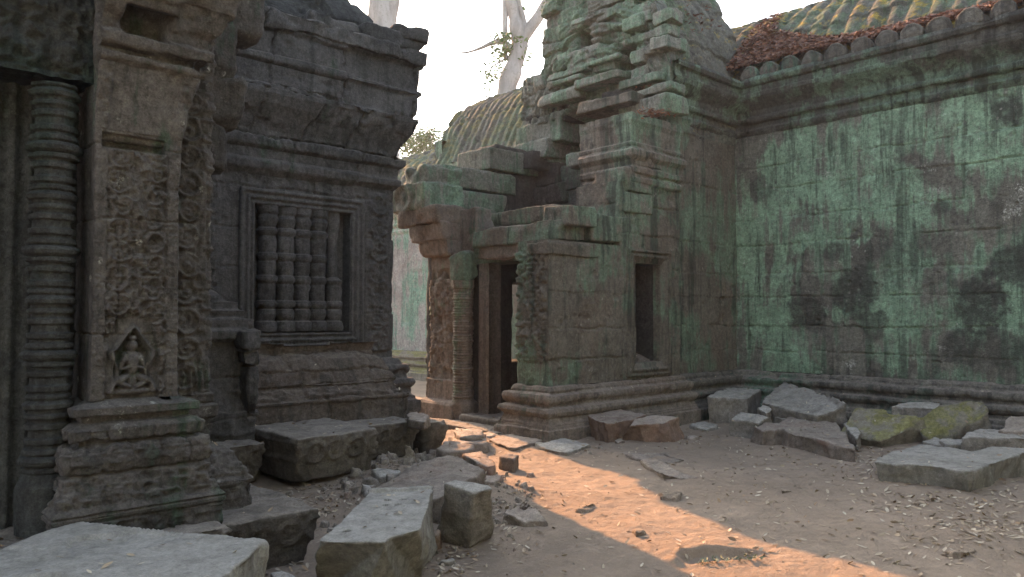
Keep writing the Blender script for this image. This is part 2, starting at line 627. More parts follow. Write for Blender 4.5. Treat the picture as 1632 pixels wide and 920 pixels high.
GREEN = (0.128, 0.196, 0.134)
GALLERY_STAINS = []
for (sx, sy, sr, sa) in [(1285, 500, 0.32, .9), (1362, 468, 0.42, .9), (1395, 520, 0.25, .7), (1560, 480, 0.40, .92), (1530, 550, 0.28, .8),
                         (1612, 420, 0.30, .85), (1610, 178, 0.22, .9), (1328, 400, 0.17, .7), (1500, 330, 0.11, .7), (1212, 300, 0.22, .6), (1600, 560, .3, .6)]:
    p = on_x(sx, sy, 10.93)
    GALLERY_STAINS.append((tuple(p), sr, sa))

M = {}
M['gallery'] = stone_mat("green weathered sandstone", (0.080, 0.080, 0.068), (0.125, 0.124, 0.104), green=GREEN, green_amt=0.66, dark_amt=0.68, pale_amt=0.8, stains=GALLERY_STAINS, bright=1.42)
M['cornice'] = stone_mat("black lichened cornice sandstone", (0.072, 0.076, 0.068), (0.105, 0.108, 0.095), green=(0.115, 0.172, 0.125), green_amt=0.62, dark_amt=0.8, pale_amt=0.3, bright=.85)
M['gallery_dark'] = stone_mat("dark damp sandstone", (0.075, 0.072, 0.062), (0.105, 0.10, 0.085), green=(0.06, 0.10, 0.072), green_amt=0.42, dark_amt=0.75, pale_amt=0.15, dust=(0.17, 0.15, 0.13), dust_amt=0.5, bright=1.25)
M['gate'] = stone_mat("lichened gate sandstone", (0.118, 0.108, 0.088), (0.165, 0.152, 0.125), green=(0.115, 0.165, 0.118), green_amt=0.58, dark_amt=0.7, pale_amt=0.35, dust=(0.22, 0.19, 0.16), dust_amt=0.5, red=0.12, bright=.92, grain=.8)
M['gate_brown'] = stone_mat("brown carved sandstone", (0.145, 0.124, 0.103), (0.19, 0.165, 0.138), green=(0.10, 0.14, 0.095), green_amt=0.22, dark_amt=0.35, pale_amt=0.22, dust=(0.24, 0.20, 0.165), dust_amt=0.6, red=0.15, bright=.95, grain=.8)
M['tower'] = stone_mat("grey green tower sandstone", (0.12, 0.125, 0.105), (0.16, 0.165, 0.14), green=(0.10, 0.15, 0.105), green_amt=0.6, dark_amt=0.45, pale_amt=0.3, dust=(0.18, 0.18, 0.15), dust_amt=0.4, bright=1.15)
M['tower_dark'] = stone_mat("shade darkened core sandstone", (0.055, 0.054, 0.05), (0.085, 0.082, 0.075), green=(0.06, 0.085, 0.065), green_amt=0.2, dark_amt=0.6, pale_amt=0.05, bright=.75)  # deep shade of the hollow and openings put into a darker stone colour
M['hall'] = stone_mat("dark carved sandstone", (0.066, 0.063, 0.060), (0.096, 0.092, 0.088), green=(0.06, 0.080, 0.060), green_amt=0.05, dark_amt=0.55, pale_amt=0.14, dust=(0.15, 0.13, 0.11), dust_amt=0.6, bright=.98, grain=.9)
M['hall_base'] = stone_mat("dusty carved base sandstone", (0.070, 0.058, 0.049), (0.100, 0.085, 0.071), green=(0.06, 0.080, 0.060), green_amt=0.05, dark_amt=0.55, pale_amt=0.14, dust=(0.15, 0.13, 0.11), dust_amt=0.6, bright=1.4, grain=.9)
M['porch'] = stone_mat("grey carved porch sandstone", (0.092, 0.086, 0.079), (0.128, 0.120, 0.110), green=(0.07, 0.105, 0.075), green_amt=0.1, dark_amt=0.45, pale_amt=0.6, dust=(0.17, 0.155, 0.135), dust_amt=0.5, bright=0.85, grain=.9)
M['porch_base'] = stone_mat("green tinged porch sandstone", (0.092, 0.086, 0.079), (0.128, 0.120, 0.110), green=(0.075, 0.118, 0.082), green_amt=0.34, dark_amt=0.45, pale_amt=0.6, dust=(0.17, 0.155, 0.135), dust_amt=0.5, bright=0.85, grain=.9)
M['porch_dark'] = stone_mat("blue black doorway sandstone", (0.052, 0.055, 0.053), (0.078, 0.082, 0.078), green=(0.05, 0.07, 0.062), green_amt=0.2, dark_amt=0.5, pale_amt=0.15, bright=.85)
M['rock'] = stone_mat("dusty fallen sandstone", (0.15, 0.125, 0.10), (0.20, 0.17, 0.14), dark_amt=0.22, pale_amt=0.12, dust=(0.29, 0.255, 0.215), dust_amt=0.85, red=0.45, bump=0.6, pit=0.5, bright=1.08, grain=.7)
M['rock_red'] = stone_mat("red brown fallen sandstone", (0.175, 0.118, 0.088), (0.22, 0.155, 0.12), dark_amt=0.22, pale_amt=0.12, dust=(0.29, 0.255, 0.215), dust_amt=0.85, red=0.45, bump=0.6, pit=0.5, bright=1.08, grain=.7)
M['rock_grey'] = stone_mat("grey fallen sandstone", (0.125, 0.115, 0.098), (0.165, 0.152, 0.13), dark_amt=0.22, pale_amt=0.1, dust=(0.275, 0.265, 0.235), dust_amt=0.9, bump=0.4, pit=0.3, bright=1.22, grain=.8)
M['slab'] = stone_mat("smooth grey slab sandstone", (0.15, 0.145, 0.125), (0.185, 0.18, 0.155), dark_amt=0.35, pale_amt=0.35, dust=(0.265, 0.256, 0.228), dust_amt=0.8, bump=0.45, pit=0.6, bright=1.12, grain=.6)
M['rock_moss'] = stone_mat("mossy fallen sandstone", (0.15, 0.14, 0.11), (0.2, 0.185, 0.15), dark_amt=0.3, pale_amt=0.3, dust=(0.29, 0.27, 0.21), dust_amt=0.2, moss=(0.115, 0.112, 0.042), moss_amt=0.72, bump=0.5, bright=1.0, grain=.7)
M['plinth'] = stone_mat("carved plinth sandstone", (0.10, 0.088, 0.072), (0.135, 0.12, 0.10), dark_amt=0.4, pale_amt=0.1, dust=(0.25, 0.225, 0.19), dust_amt=0.9, bright=1.0, grain=.7)
M['rubble_earth'] = stone_mat("earth coated sandstone", (0.20, 0.165, 0.13), (0.25, 0.205, 0.16), dark_amt=0.1, pale_amt=0.0, dust=(0.27, 0.22, 0.165), dust_amt=0.9)
M['rubble'] = stone_mat("broken rubble sandstone", (0.17, 0.15, 0.125), (0.23, 0.205, 0.17), dark_amt=0.1, pale_amt=0.1, dust=(0.27, 0.24, 0.2), dust_amt=0.6, red=0.4, bright=1.2)

def roof_mat(name, moss_col, moss_amt, base1=(0.085, 0.088, 0.074), base2=(0.125, 0.126, 0.106)):
    return stone_mat(name, base1, base2, green=(0.085, 0.115, 0.075), green_amt=0.5, dark_amt=0.4, pale_amt=0.25, moss=moss_col, moss_amt=moss_amt, bump=0.7)
M['roof'] = roof_mat("mossy roof sandstone", (0.17, 0.135, 0.035), 0.36)
M['roof_far'] = roof_mat("yellow mossed roof sandstone", (0.13, 0.118, 0.055), 0.45)

def dirt_mat():
    t = NT("packed sandy earth")
    base = t.mix(t.ramp(t.noise(0.7, 7, 0.6), 0.35, 0.65), (0.235, 0.190, 0.145), (0.285, 0.232, 0.178))
    base = t.mix(t.ramp(t.noise(6.0, 7, 0.7), 0.42, 0.7, 0, 0.6), base, (0.19, 0.155, 0.12))
    base = t.mix(t.ramp(t.noise(1.9, 6, 0.65, dist=0.5), 0.50, 0.66, 0, 0.5), base, (0.175, 0.145, 0.115))
    base = t.mix(t.ramp(t.noise(3.1, 6, 0.7, dist=0.8), 0.56, 0.70, 0, 0.45), base, (0.34, 0.285, 0.225))
    base = t.mix(t.ramp(t.noise(45.0, 5, 0.75), 0.52, 0.72, 0, 0.5), base, (0.36, 0.29, 0.22))
    base = t.mix(t.ramp(t.voro(60.0), 0.10, 0.04, 0, 0.35), base, (0.13, 0.10, 0.075))
    h = t.math('ADD', t.math('MULTIPLY', t.noise(70.0, 8, 0.75), 0.5), t.math('MULTIPLY', t.noise(14.0, 7, 0.7), 1.0))
    b = t.bump(h, 0.9, 0.028)
    peb = t.ramp(t.voro(38.0), 0.0, 0.30, 1.0, 0.0)
    pm = t.math('MULTIPLY', peb, t.ramp(t.noise(3.0, 4), 0.48, 0.6))
    b = t.bump(pm, 0.5, 0.008, b)
    return t.done(base, b, 0.96, 0.08)
M['dirt'] = dirt_mat()

def leaf_mat(name, cols):
    t = NT(name)
    at = t.n("ShaderNodeAttribute"); at.attribute_name = "tint"
    r = t.n("ShaderNodeValToRGB")
    r.color_ramp.interpolation = 'LINEAR'
    el = r.color_ramp.elements
    el[0].position = 0; el[0].color = cols[0] + (1,)
    el[1].position = 1; el[1].color = cols[-1] + (1,)
    for i, c in enumerate(cols[1:-1]):
        e = el.new((i + 1) / (len(cols) - 1)); e.color = c + (1,)
    t.link(at.outputs["Fac"], r.inputs[0])
    t.b.inputs["Subsurface Weight"].default_value = 0.0
    return t.done(r.outputs[0], None, 0.75, 0.25)
M['leaf_dry'] = leaf_mat("dry tan leaves", [(0.16, 0.11, 0.07), (0.30, 0.25, 0.18), (0.42, 0.38, 0.30), (0.24, 0.16, 0.09)])
M['leaf_red'] = leaf_mat("rust brown leaves", [(0.075, 0.045, 0.036), (0.15, 0.080, 0.060), (0.21, 0.135, 0.105), (0.26, 0.11, 0.055)])
M['leaf_green'] = leaf_mat("tree leaves", [(0.05, 0.09, 0.03), (0.09, 0.15, 0.05), (0.15, 0.21, 0.07)])
M['leaf_moss'] = leaf_mat("small green plants", [(0.10, 0.12, 0.07), (0.2, 0.22, 0.15)])

def bark_mat():
    t = NT("pale smooth bark")
    base = t.mix(t.ramp(t.noise(3.0, 6, 0.6, t.scale(t.pos, (1, 1, 0.3))), 0.35, 0.65), (0.24, 0.235, 0.215), (0.36, 0.355, 0.33))
    base = t.mix(t.ramp(t.noise(12.0, 5, 0.7), 0.52, 0.7, 0, 0.6), base, (0.2, 0.2, 0.17))
    return t.done(base, t.bump(t.noise(18.0, 7, 0.7, t.scale(t.pos, (1, 1, 0.25))), 0.6, 0.05), 0.9, 0.1)
M['bark'] = bark_mat()

# ------------------------------------------------------------------ the ground: one sheet
BUMPS = []        # (x, y, radius, height)
def _bp(px, py, r, h):
    p = on_z(px, py, 0)
    BUMPS.append((p[0], p[1], r, h))
for q in [(900, 690, 0.9, .05), (760, 700, 0.8, .06), (700, 800, 0.5, .05), (800, 790, .4, .04), (1060, 760, .45, .05), (1240, 830, .5, .03), (950, 800, .35, .03),
          (1100, 880, .25, .035), (1500, 850, .5, .05), (1580, 880, .4, .05), (1420, 760, .6, .04), (1010, 845, .2, .03), (1000, 730, .5, .04), (620, 755, .5, .07), (1270, 722, .7, .05), (1440, 706, .5, .05), (1520, 765, .7, .05), (1000, 708, .6, .04)]:
    _bp(*q)
PIT = on_z(1155, 889, 0)
PIT_U = on_z(1230, 884, 0) - on_z(1090, 890, 0)
PIT_L = np.linalg.norm(PIT_U) / 2
PIT_U = PIT_U / np.linalg.norm(PIT_U)
PIT_V = np.array([-PIT_U[1], PIT_U[0], 0])
if PIT_V @ _fw < 0:
    PIT_V = -PIT_V

def ground_z(X, Y):
    P = np.stack([X, Y, np.zeros_like(X)], -1)
    near = np.exp(-((X - 5) ** 2 + (Y - 5) ** 2) / 500.0)
    z = near * (0.022 * fbm(P, 0.9, 2, 3) + 0.010 * fbm(P, 3.2, 3, 5) + 0.0045 * fbm(P, 13.0, 3, 8) + 0.0030 * np.clip(fbm(P, 24.0, 2, 10), -.6, 1))
    z = z + near * 0.012 * np.clip(vnoise(P, 5.5, 12) - 0.35, 0, 1)
    for (bx, by, r, h) in BUMPS:
        z = z + h * np.exp(-((X - bx) ** 2 + (Y - by) ** 2) / (r * r))
    # a worn hollow with an undercut rim on its far side
    dx, dy = X - PIT[0], Y - PIT[1]
    u = dx * PIT_U[0] + dy * PIT_U[1]
    v = dx * PIT_V[0] + dy * PIT_V[1] + 0.03 * vnoise(P, 6.0, 44)
    m = sstep(u, -PIT_L - 0.05, -PIT_L + 0.05) * (1 - sstep(u, PIT_L - 0.22, PIT_L + 0.04))
    z = z + m * (0.022 * np.exp(-((v - 0.06) / 0.05) ** 2) - 0.036 * (1 - sstep(v, 0.01, 0.045)) * sstep(v, -0.13, -0.02))
    z = z + 0.035 * np.exp(-((u + PIT_L + 0.05) ** 2 + (v + 0.06) ** 2) / 0.0020)
    return z

def ground_at(x, y):
    return float(ground_z(np.array([x]), np.array([y]))[0])

def build_ground():
    def axis(bands, far):
        a = []
        for lo, hi, st in bands:
            a += list(np.arange(lo, hi - st * .5, st))
        up, s = [bands[-1][1]], bands[-1][2]
        while up[-1] < far:
            s *= 1.25; up.append(up[-1] + s)
        dn, s = [], bands[0][2]
        q = bands[0][0]
        while q > -far:
            s *= 1.25; q -= s; dn.append(q)
        return np.array(dn[::-1] + a + up)
    gx = axis([(0.8, 2.6, .03), (2.6, 7.0, .0145), (7.0, 10.9, .03)], 160)
    gy = axis([(-.6, 1.0, .03), (1.0, 7.6, .0145), (7.6, 9.8, .03)], 160)
    X, Y = np.meshgrid(gx, gy, indexing='ij')
    Z = ground_z(X, Y)
    o = mesh("ground", np.stack([X, Y, Z], -1), grid_faces(len(gx), len(gy), flip=True), M['dirt'], origin=(0, 0, 0))
    o["kind"] = "structure"
    return o
build_ground()

# ------------------------------------------------------------------ profiles
BASE = [(0.34, -0.1), (0.34, .17), (0.30, .185), (0.30, .22), (0.25, .25), (0.22, .30), (0.26, .33), (0.285, .37), (0.26, .41), (0.18, .43), (0.17, .465),
        (0.20, .485), (0.215, .53), (0.19, .57), (0.12, .585), (0.10, .62), (0.065, .655), (0.0, .665)]
CORN = [(0, 4.36), (.035, 4.40), (.055, 4.45), (.03, 4.485), (.03, 4.54), (.09, 4.57), (.105, 4.62), (.07, 4.655), (.085, 4.74), (.16, 4.82), (.24, 4.90), (.255, 4.97),
        (.22, 4.985), (.22, 5.085), (.27, 5.10), (.295, 5.155), (.27, 5.21), (.08, 5.225)]

def scaled(prof, ko=1.0, dz=0.0):
    return [(o * ko, z + dz) for o, z in prof]

def beads(S, w):
    f = (S / w) % 1.0 - 0.5
    return np.sqrt(np.clip(1 - (2 * f) ** 2, 0, 1))

def scrolls(S, T, w, seed=0):
    """a running row of spiral vines with a flower in each turn"""
    c = np.floor(T / w)
    y = T - (c + 0.5) * w
    x = S * np.where(c % 2 == 0, 1, -1)
    r = np.hypot(x, y) / w
    th = np.arctan2(y, x)
    sp = 0.5 + 0.5 * np.cos(2 * math.pi * (r * 4.2) - th)
    ring = np.exp(-((r - 0.42) / 0.07) ** 2)
    flower = np.clip(1 - r / 0.13, 0, 1)
    return np.clip(0.55 * sp * (r < 0.46) + ring + 0.8 * flower, 0, 1.3)

def rosettes(S, T, w):
    x = (S / w) % 1.0 - 0.5
    y = (T / w) % 1.0 - 0.5
    r = np.hypot(x, y)
    th = np.arctan2(y, x)
    return np.clip(1.1 - r * (2.6 - 0.7 * np.cos(6 * th)), 0, 1) + 0.5 * np.exp(-((r - 0.44) / 0.04) ** 2)

def foliage(P, f=14.0, seed=3):
    a = 1 - np.abs(vnoise(P, f, seed)) * 2
    b = 1 - np.abs(vnoise(P, f * 2.1, seed + 3)) * 2
    return np.clip(0.65 * a + 0.35 * b, -0.3, 1)

def frieze_base(S, Z, O, P):
    d = 0.012 * beads(S, 0.06) * band(Z, .49, .565) * (fbm(P, 1.4, 2, 60) > -0.35)
    d = d + 0.016 * (beads(S, 0.13) - 0.5) * band(Z, .32, .41)
    d = d - 0.035 * np.clip(fbm(P, 4.0, 3, 71) - 0.4, 0, 1)
    return d + joints(S, Z, [-.2, .22, .44, .6, .8], 17, 0.6, 1.3, off=0.008)

def frieze_corn(S, Z, O, P):
    d = 0.010 * foliage(P, 16.0, 4) * band(Z, 4.99, 5.08)
    d = d + 0.010 * beads(S, 0.055) * band(Z, 4.58, 4.65)
    d = d + 0.012 * (np.abs(np.sin(S * math.pi / 0.09)) - 0.5) * band(Z, 4.40, 4.47)
    d = d - 0.05 * np.clip(fbm(P, 2.6, 3, 73) - 0.4, 0, 1)
    return d + joints(S, Z, [4.2, 4.55, 4.9, 5.3], 27, 0.7, 1.5, gd=0.012, off=0.008)

WALL_COURSES = [.5, .98, 1.36, 1.80, 2.16, 2.62, 3.02, 3.48, 3.86, 4.40, 4.8]
def wall_disp(seed, gd=0.014):
    def f(S, Z, O, P):
        d = joints(S, Z, WALL_COURSES, seed, 0.55, 1.35, gd=gd * 1.3, gw=0.007, off=0.009, wob=.02) * (0.45 + 0.75 * (vnoise(P, 1.1, seed + 6) > -.15))
        d = d - 0.018 * np.clip(fbm(P, 4.0, 4, seed + 3) - 0.42, 0, 1)
        holes = vnoise(P, 3.3, seed + 8)
        d = d - 0.02 * (vnoise(P, 11.0, seed + 5) > 0.78) * (holes > 0)
        return d
    return f

# ------------------------------------------------------------------ long gallery on the right
GX = 10.93
gal = thing("gallery", "long green stained stone gallery wall with leaf strewn tiled roof on the right", "gallery", (GX, 2.5, 0))
GP = [(GX, -1.6), (GX, 7.0)]
V, F = sweep(GP, [(0, .66), (0, 4.37)], 0.017, 0.017, 0.006, 3.0, 4, 3, wall_disp(5))
mesh("wall", V, F, M['gallery'], gal)
V, F = sweep(GP, BASE, 0.017, 0.015, 0.006, 6.0, 3, 4, frieze_base, chip=0.03)
mesh("base_moulding", V, F, M['gallery_dark'], gal)
V, F = sweep(GP, CORN, 0.017, 0.015, 0.006, 6.0, 3, 6, frieze_corn, chip=0.02)
mesh("cornice", V, F, M['cornice'], gal)

def tiles(rib, row, k=1.0, seed=2):
    """stone tiles: rounded ribs up the slope, stepped in rows"""
    def f(S, Z, O, P):
        T = -O * 0.75 + Z * 0.75
        Sw = S + 0.03 * vnoise(P, 1.3, seed) + 0.02 * vnoise(P, 4.0, seed + 7)
        q = (Sw / rib) % 1.0
        prof = np.where(q < 0.62, np.sin(np.clip(q / 0.62, 0, 1) * math.pi) ** 0.35, -0.05)
        Tw = T + 0.05 * vnoise(P, 2.2, seed + 1)
        st = (Tw / row) % 1.0
        blk = np.floor(Sw / rib) * 7.1 + np.floor(Tw / row) * 3.7
        rnd = np.sin(blk * 12.9898) * 43758.5453
        rnd = rnd - np.floor(rnd)
        d = k * (0.05 * prof + 0.035 * (1 - st) + 0.03 * (rnd - 0.5))
        d = d - k * 0.035 * np.exp(-((np.minimum(st, 1 - st) * row) / 0.014) ** 2)
        d = d - 0.05 * np.clip(fbm(P, 4.5, 3, seed + 9) - 0.35, 0, 1)
        return d
    return f
ROOF = [(.10, 5.20), (-.02, 5.30), (-.20, 5.52), (-.50, 5.92), (-.85, 6.30), (-1.3, 6.66), (-1.8, 6.9), (-2.3, 7.0)]
V, F = sweep([(GX, -1.6), (GX, 9.0)], ROOF, 0.02, 0.02, 0.014, 5.0, 4, 8, tiles(0.30, 0.62, 0.95, 2))
mesh("roof", V, F, M['roof'], gal)

def core(name, x0, x1, y0, y1, z0, z1, parent, mat='tower_dark'):
    t, b = boxpts(x0, x1, y0, y1, z0, z1)
    V, F = prism(t, b)
    return mesh(name, V, F, M[mat], parent, smooth=False)
core("wall_core", GX + .06, GX + 2.4, -1.6, 9.2, -.1, 5.24, gal)

# rounded antefix stones along the eave
def antefix(y):
    a = []
    w, h, dp = 0.155, 0.20, 0.14
    n = 9
    front = [(-w, 0)] + [(-w * math.cos(t) * (1 if t < 1.3 or t > 1.8 else .9), 0.08 + (h - 0.08) * math.sin(t) ** 0.8) for t in np.linspace(0.05, math.pi - 0.05, n)] + [(w, 0)]
    top = [(GX - 0.25, y + p, 5.20 + q) for p, q in front]
    bot = [(GX - 0.25 + dp, y + p * 0.9, 5.20 + q * 0.95) for p, q in front]
    def carve(P, N):
        u, v = P[:, 1] - y, P[:, 2] - 5.27
        r = np.hypot(u / 0.15, v / 0.16)
        fr = N[:, 0] < -0.4
        return fr * (0.018 * np.exp(-((r - 0.78) / 0.10) ** 2) + 0.03 * np.clip(1 - r / 0.62, 0, 1) ** 0.5)
    return stone(*prism(top, bot), voxel=0.016, amp=0.010, fine=0.004, chips=1, chipsize=0.06, seed=int(y * 10) + 40, disp=carve)
for i, y in enumerate(np.arange(2.0, 6.3, 0.345)):
    V, F = antefix(y + 0.02 * math.sin(i * 5.1))
    mesh("antefix", V, F, M['gallery_dark'], gal)

# ------------------------------------------------------------------ the same gallery carried on beyond the gatehouse
far = thing("gallery", "far grey green gallery wall seen through the gap left of the gatehouse", "gallery", (GX, 14.5, 0))
FP = [(GX, 9.3), (GX, 26.0)]
fs = dict(ds=0.06, dz=0.03)
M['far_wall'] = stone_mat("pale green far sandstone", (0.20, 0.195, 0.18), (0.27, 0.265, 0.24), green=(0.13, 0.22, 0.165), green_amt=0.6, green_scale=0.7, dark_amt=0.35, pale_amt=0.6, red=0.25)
V, F = sweep(FP, [(0, .66), (0, 3.6)], 0.05, 0.05, 0.006, 3.0, 3, 13, wall_disp(15))
mesh("wall", V, F, M['far_wall'], far)
V, F = sweep(FP, scaled(BASE, 1.1), 0.05, 0.02, 0.006, 6.0, 3, 14, frieze_base, chip=0.02)
mesh("base_moulding", V, F, M['rock_moss'], far)
V, F = sweep(FP, scaled(CORN, 1.0, -0.78), 0.05, 0.02, 0.006, 6.0, 3, 16, None, chip=0.02)
mesh("cornice", V, F, M['far_wall'], far)
V, F = sweep(FP, scaled(ROOF, 1.0, -0.78), 0.04, 0.04, 0.010, 5.0, 3, 18, tiles(0.34, 0.46, 1.2, 5))
mesh("roof", V, F, M['roof_far'], far)

core("wall_core", GX + .06, GX + 2.4, 9.4, 26.0, -.1, 4.46, far)
# ------------------------------------------------------------------ gatehouse with the ruined porch
WY = 6.40       # wall with the window
DX = 6.50       # face of the right door pilaster
DXL = 6.72      # face of the left one
gh = thing("gatehouse", "ruined green grey temple gatehouse with doorway and broken stepped front", "gatehouse", (8.6, 7.8, 0))

def gpart(name, VF, mat, parent=None):
    return mesh(name, VF[0], VF[1], M[mat], parent or gh)

# recessed wall next to the gallery, full height
RP = [(11.2, WY + 0.12), (9.02, WY + 0.12)]
V, F = sweep(RP, [(0, .66), (0, 4.37)], 0.018, 0.018, 0.006, 3.0, 4, 23, wall_disp(25)); gpart("wall", (V, F), 'gate')
V, F = sweep(RP, scaled(BASE, 0.9), 0.018, 0.015, 0.006, 6.0, 3, 24, frieze_base, chip=0.03); gpart("base_moulding", (V, F), 'gallery_dark')
V, F = sweep(RP, CORN, 0.018, 0.015, 0.006, 6.0, 3, 26, frieze_corn, chip=0.03); gpart("cornice", (V, F), 'cornice')

# the window wall with the corner pilaster of the doorway
LP = [(9.2, WY + 0.3), (9.2, WY), (DX, WY), (DX, 6.94), (7.3, 6.94)]
S_W = lambda X: 0.3 + (9.2 - X)
win = (S_W(8.76), S_W(8.17), 0.88, 2.23)
def carved_corner(S, Z, O, P):
    d = wall_disp(35, 0.018)(S, Z, O, P)
    on = sstep(S, S_W(DX) + 0.02, S_W(DX) + 0.05)
    d = d + on * (0.050 * foliage(P, 18.0, 6) * band(Z, .95, 2.3) + 0.012 * band(Z, .66, .93))
    return d
V, F = sweep(LP, [(0, .66), (0, 2.44)], 0.016, 0.016, 0.007, 3.0, 4, 33, carved_corner, hole=win, cuts_s=win[:2], cuts_z=win[2:], chip=0.03)
gpart("wall", (V, F), 'gate')
def carve_low(S, Z, O, P):
    d = frieze_base(S, Z, O, P)
    on = sstep(S, S_W(7.2), S_W(7.1))
    return d + on * (0.010 * foliage(P, 17.0, 8) * band(Z, .24, .44) + 0.02 * (beads(S, 0.09) - 0.4) * band(Z, .46, .57))
V, F = sweep(LP, scaled(BASE, 0.62), 0.014, 0.010, 0.004, 7.0, 3, 34, carve_low, chip=0.02); gpart("base_moulding", (V, F), 'gate_brown')
# upper courses of the window wall, standing back from the doorway, then the broken stepped cornice
UP = [(9.2, WY + 0.3), (9.2, WY + .01), (7.86, WY + .01), (7.86, 7.2)]
V, F = sweep(UP, [(0, 2.43), (0, 3.32)], 0.018, 0.018, 0.008, 3.0, 4, 36, wall_disp(37, 0.018), chip=0.04); gpart("wall", (V, F), 'gate')
UPC = [(0, 3.30), (.03, 3.33), (.035, 3.38), (.02, 3.40), (.02, 3.43), (.05, 3.46), (.055, 3.52), (.03, 3.55), (.04, 3.62), (.09, 3.68), (.095, 3.75), (.06, 3.78), (.06, 3.86), (.03, 3.88), (.04, 4.10), (.06, 4.16), (.05, 4.27), (-.5, 4.30)]
V, F = sweep([(9.2, WY + 0.4), (9.2, WY + .0), (8.10, WY + .0), (8.10, 7.3)], UPC, 0.016, 0.012, 0.005, 6.0, 4, 38, lambda S, Z, O, P: joints(S, Z, [3.2, 3.42, 3.80, 4.3], 39, .5, 1.0, gd=.022, off=.012) - .05 * np.clip(fbm(P, 4.0, 3, 391) - .4, 0, 1), chip=0.012)
gpart("cornice", (V, F), 'gate')

# window: stepped frame, deep dark opening
o = thing("window", "", "")
for k_ in ("label", "category"):
    del o[k_]
o.location = (8.52 - 8.6, WY - 7.8, 0.88); o.parent = gh
u, v, n = (1, 0, 0), (0, 0, 1), (0, -1, 0)
V, F = frame_rings((7.99, WY - 0.002, .70), u, v, n, 0.94, 1.71, [(0, -.04), (0.002, .05), (.03, .055), (.033, .022), (.065, .022), (.07, .048), (.105, .035), (.11, .008), (.172, .005), (.178, -.05), (.182, -.14)], amp=0.004, back=False)
mesh("window_frame", V, F, M['gate'], o)
V, F = frame_rings((7.99, WY - .002, .70), u, v, n, 0.94, 1.71, [(.176, -.10), (.178, -.95)], amp=0.01, back=False)
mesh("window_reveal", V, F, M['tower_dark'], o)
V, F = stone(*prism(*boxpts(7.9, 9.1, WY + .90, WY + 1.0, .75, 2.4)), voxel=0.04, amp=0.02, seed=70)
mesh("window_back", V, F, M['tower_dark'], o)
V, F = stone(*prism([(8.5, WY + .2, .90), (8.8, WY + .2, .90), (8.8, WY + .6, 1.02), (8.5, WY + .6, 1.3)], [(8.45, WY + .18, .8), (8.85, WY + .18, .8), (8.85, WY + .65, .8), (8.45, WY + .65, .8)]), voxel=0.02, amp=0.015, seed=71)
mesh("fallen_block", V, F, M['gate_brown'], o)

def gblock(X0, X1, Y0, Y1, Z0, Z1, mat='tower', seed=1, voxel=0.03, amp=0.022, chips=2, cs=0.07, jit=0.02, name="stone_block", disp=None, parent=None, fine=0.006):
    rs = random.Random(seed * 7 + 1)
    t, b = boxpts(X0, X1, Y0, Y1, Z0, Z1)
    j = lambda p: (p[0] + rs.uniform(-jit, jit), p[1] + rs.uniform(-jit, jit), p[2] + rs.uniform(-jit, jit) * 0.7)
    V, F = stone(*prism([j(p) for p in t], [j(p) for p in b]), voxel=voxel, amp=amp, fine=fine, chips=chips, chipsize=cs, seed=seed, disp=disp)
    return mesh(name, V, F, M[mat], parent or gh)

def bx(x0, y0, x1, y1, X, depth, **kw):
    """block whose front lies on the plane X, read off two corners in the photograph"""
    a, b = on_x(x0, y0, X), on_x(x1, y1, X)
    za, zb = on_x((x0 + x1) / 2, y1, X)[2], on_x((x0 + x1) / 2, y0, X)[2]
    return gblock(X, X + depth, min(a[1], b[1]), max(a[1], b[1]), za, zb, **kw)

def by(x0, y0, x1, y1, Y, depth, **kw):
    a, b = on_y(x0, y0, Y), on_y(x1, y1, Y)
    za, zb = on_y((x0 + x1) / 2, y1, Y)[2], on_y((x0 + x1) / 2, y0, Y)[2]
    return gblock(min(a[0], b[0]), max(a[0], b[0]), Y, Y + depth, za, zb, **kw)

# left pilaster of the doorway, its broken bracket and the naga end above it
def lp_disp(S, Z, O, P):
    return 0.026 * foliage(P, 18.0, 9) * band(Z, .62, 2.0) + joints(S, Z, [-.2, .62, 1.5, 2.05, 2.6], 51, 2, 3, gd=.02, off=.015) - 0.06 * np.clip(fbm(P, 3.0, 2, 55) - .1, 0, 1) * sstep(Z, 1.6, 2.3)
V, F = sweep([(7.35, 8.50), (DXL, 8.50), (DXL, 9.06), (7.35, 9.06)], [(.16, -.1), (.15, .26), (.12, .30), (.05, .33), (.045, .60), (0, .64), (0, 2.42)], 0.016, 0.016, 0.010, 4.0, 3, 50, lp_disp, chip=0.06)
gpart("pilaster", (V, F), 'gate_brown')
gblock(6.62, 7.3, 8.55, 9.2, 2.38, 2.62, 'gate_brown', 81, name="capital", chips=3)
gblock(6.56, 7.3, 8.58, 9.40, 2.60, 2.86, 'gate_brown', 82, name="capital", chips=3, amp=.035)
gblock(6.50, 7.3, 8.62, 9.62, 2.84, 3.10, 'gate_brown', 83, name="capital", chips=2, amp=.03)
def naga(P, N):
    u, v = P[:, 1] - 9.45, P[:, 2] - 3.28
    r = np.hypot(u, v)
    return (N[:, 0] < -.4) * (0.03 * np.exp(-((r - .2) / .05) ** 2) + 0.03 * np.clip(1 - r / .1, 0, 1))
gblock(6.50, 7.25, 8.92, 9.80, 3.08, 3.48, 'tower', 84, name="naga_terminal", chips=2, disp=naga, voxel=.022)
gblock(6.62, 7.25, 9.0, 9.62, 3.46, 3.74, 'tower', 85, name="naga_terminal", chips=4, cs=.12, amp=.035, voxel=.022)

